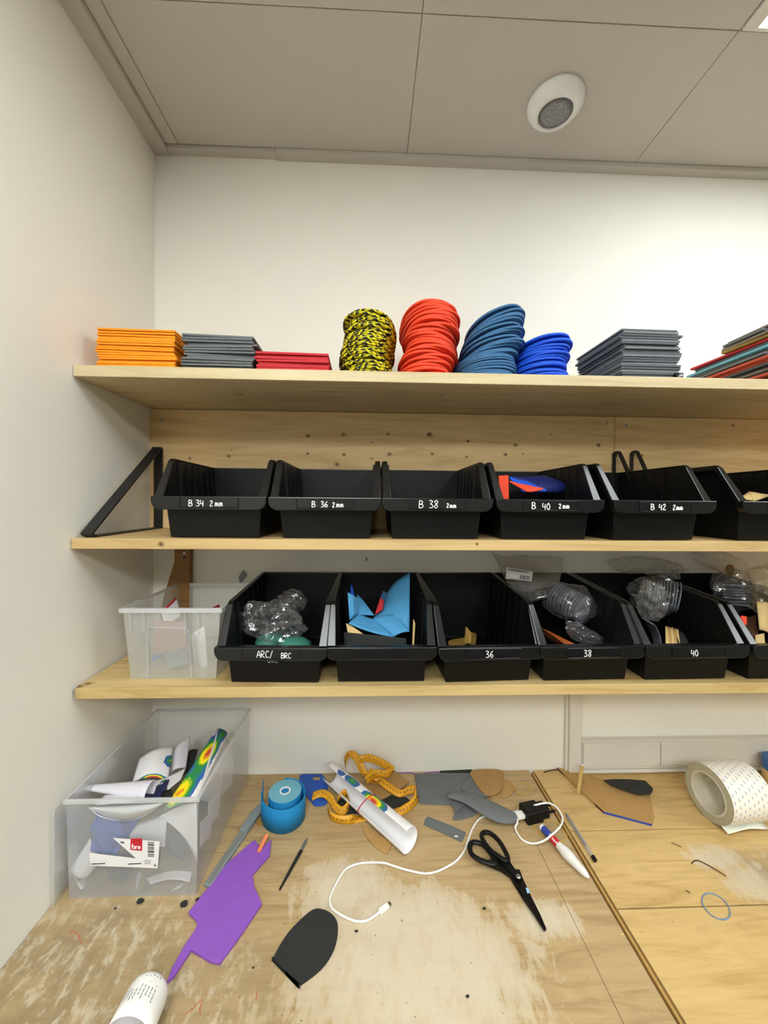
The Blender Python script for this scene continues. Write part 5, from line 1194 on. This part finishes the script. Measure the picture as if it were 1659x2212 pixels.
# jar with blue lid at the right edge
p = T(1668, 1693, 0); c_ = V((p.x+.010, p.y+.0, TBL+e))
t = thing('jar', 'jar with a blue lid behind the tape roll, cut by the right photo edge', 'jar', tuple(c_))
Mz = Matrix.Translation(c_)
MB().lathe([(.024, 0), (.026, .002), (.026, .034), (.024, .037)], Mz, 40).build('body', 'beige', t, smooth=True); MB().lathe([(.0262, .034), (.0275, .036), (.0275, .062), (.026, .064), (.0001, .0645)], Mz, 40).build('lid', plain('blue_jar_lid', (44, 96, 160), .4), t, smooth=False, bevel=.0006)
# twig, crumbs along the wall and on the bench
tag(MB().tube(smooth_path([T(*q, .002) for q in Q7([(1088, 1265), (1105, 1247), (1140, 1243), (1200, 1272), (1250, 1300), (1300, 1330), (1345, 1360)])], 4), .0009, 6).build('thread_end', 'twig'), 'dark curled thread on the right side of the bench', 'thread')
tag(MB().tube(smooth_path([T(*q, .002) for q in Q7([(935, 1108), (970, 1122), (1012, 1142)])], 4), .0007, 6).build('thread_end', 'twig'), 'short dark thread on the bench in front of the brown board', 'thread')
tag(MB().tube(smooth_path([T(*q, .002) for q in QR([(1132, 366), (1145, 372), (1160, 382)])], 4), .0007, 6).build('thread_end', 'twig'), 'tiny dark fibre left of the greyish blue rubber band', 'thread')
CR_ = [(1460, 1664, .006, 'orange', 'foam_orange', 'orange crumb by the wall behind the brown board'), (1432, 1667, .005, 'dark', 'brown_sheet', 'dark crumb by the wall left of the orange crumb'), (1370, 1660, .004, 'black', 'foam_black', 'small black crumb at the foot of the cable duct'),
       (1515, 1660, .004, 'green', 'teal', 'teal crumb by the wall behind the tape roll'), (1496, 1662, .004, 'blue', 'navy', 'navy crumb by the wall left of the teal one'), (1583, 1655, .0035, 'dark', 'brown_sheet', 'dark red crumb on the duct ledge above the tape roll'),
       (770, 2011, .003, 'black', 'foam_black', 'black crumb in front of the white plug'), (1046, 1962, .003, 'black', 'foam_black', 'black crumb left of the scissor blades'), (1343, 2018, .003, 'cream', 'beige', 'cream crumb beside the bench seam'), (1010, 2152, .0028, 'black', 'foam_black', 'dark crumb near the front middle of the bench'),
       (249, 1962, .0025, 'black', 'foam_black', 'tiny dark crumb in front of the large box'), (547, 2230-140, .002, 'brown', 'brown_sheet', 'brown fleck left of the black heel piece')]
for i, (x, y, r, _, mt_, lb) in enumerate(CR_):
    p = T(x, y, r*.4); o = bag('crumb', tuple(p), (r, r*.6, r*.45), i*2.3+.4, mt_, None, sub=2, amp=.3); tag(o, lb, 'crumb')
tag(MB().tube(smooth_path([T(x, y, .002) for x, y in ((845, 1671), (880, 1669), (905, 1672), (940, 1667), (1000, 1668))], 5), .0010, 6).build('purple_thread', 'foam_purple'), 'purple thread along the wall behind the tape measure', 'thread')
tag(MB().tube(smooth_path([T(x, y, .003) for x, y in ((1175, 1668), (1190, 1664), (1205, 1662))], 5), .0013, 6).build('thread_end', 'twig'), 'dark thread by the wall left of the cable duct', 'thread')
# white bottle lying at the lower left
t = thing('bottle', 'white bottle with fine grey print lying at the lower left corner, grey end toward viewer', 'bottle', tuple(T(300, 2180, 0)))
cb = V((.2455, -.506, TBL+.031)); axb = V((0.00, 1, -.04)).normalized(); F = frame(cb, axb, (1, 0, 0)); rb = .0265
MB().lathe([(rb+.0012, -.006), (rb+.001, .01), (rb, .036), (rb-.001, .042), (rb-.004, .0465), (rb-.010, .0485), (.0001, .049)], F, 40).build('body', 'white_plastic', t, smooth=True)
MB().lathe([(.0001, -.05), (rb+.001, -.048), (rb+.0016, -.007), (rb+.0012, -.006)], F, 40).build('grey_end', plain('lilac_grey_cap', (186, 180, 184), .5), t, smooth=True)
m = MB(); rs = random.Random(3)
for i in range(9):
    q0 = -math.radians(52+i*10); x = .012+(.004 if i % 3 else 0); end = .038
    if i in (5, 6): x = .012; end = .024
    while x < end:
        w_ = rs.uniform(.0015, .0045); rr = rb+.0014-.0015*max(0, (x-.01))/.02
        m.put([F @ V((rr*math.cos(q0+a), rr*math.sin(q0+a), x+b)) for a, b in ((0, 0), (.04, 0), (.04, w_), (0, w_))], [(0, 1, 2, 3)]); x += w_+.0011
link('print', m.v, m.f, 'grey_print', t, solid=.0002)
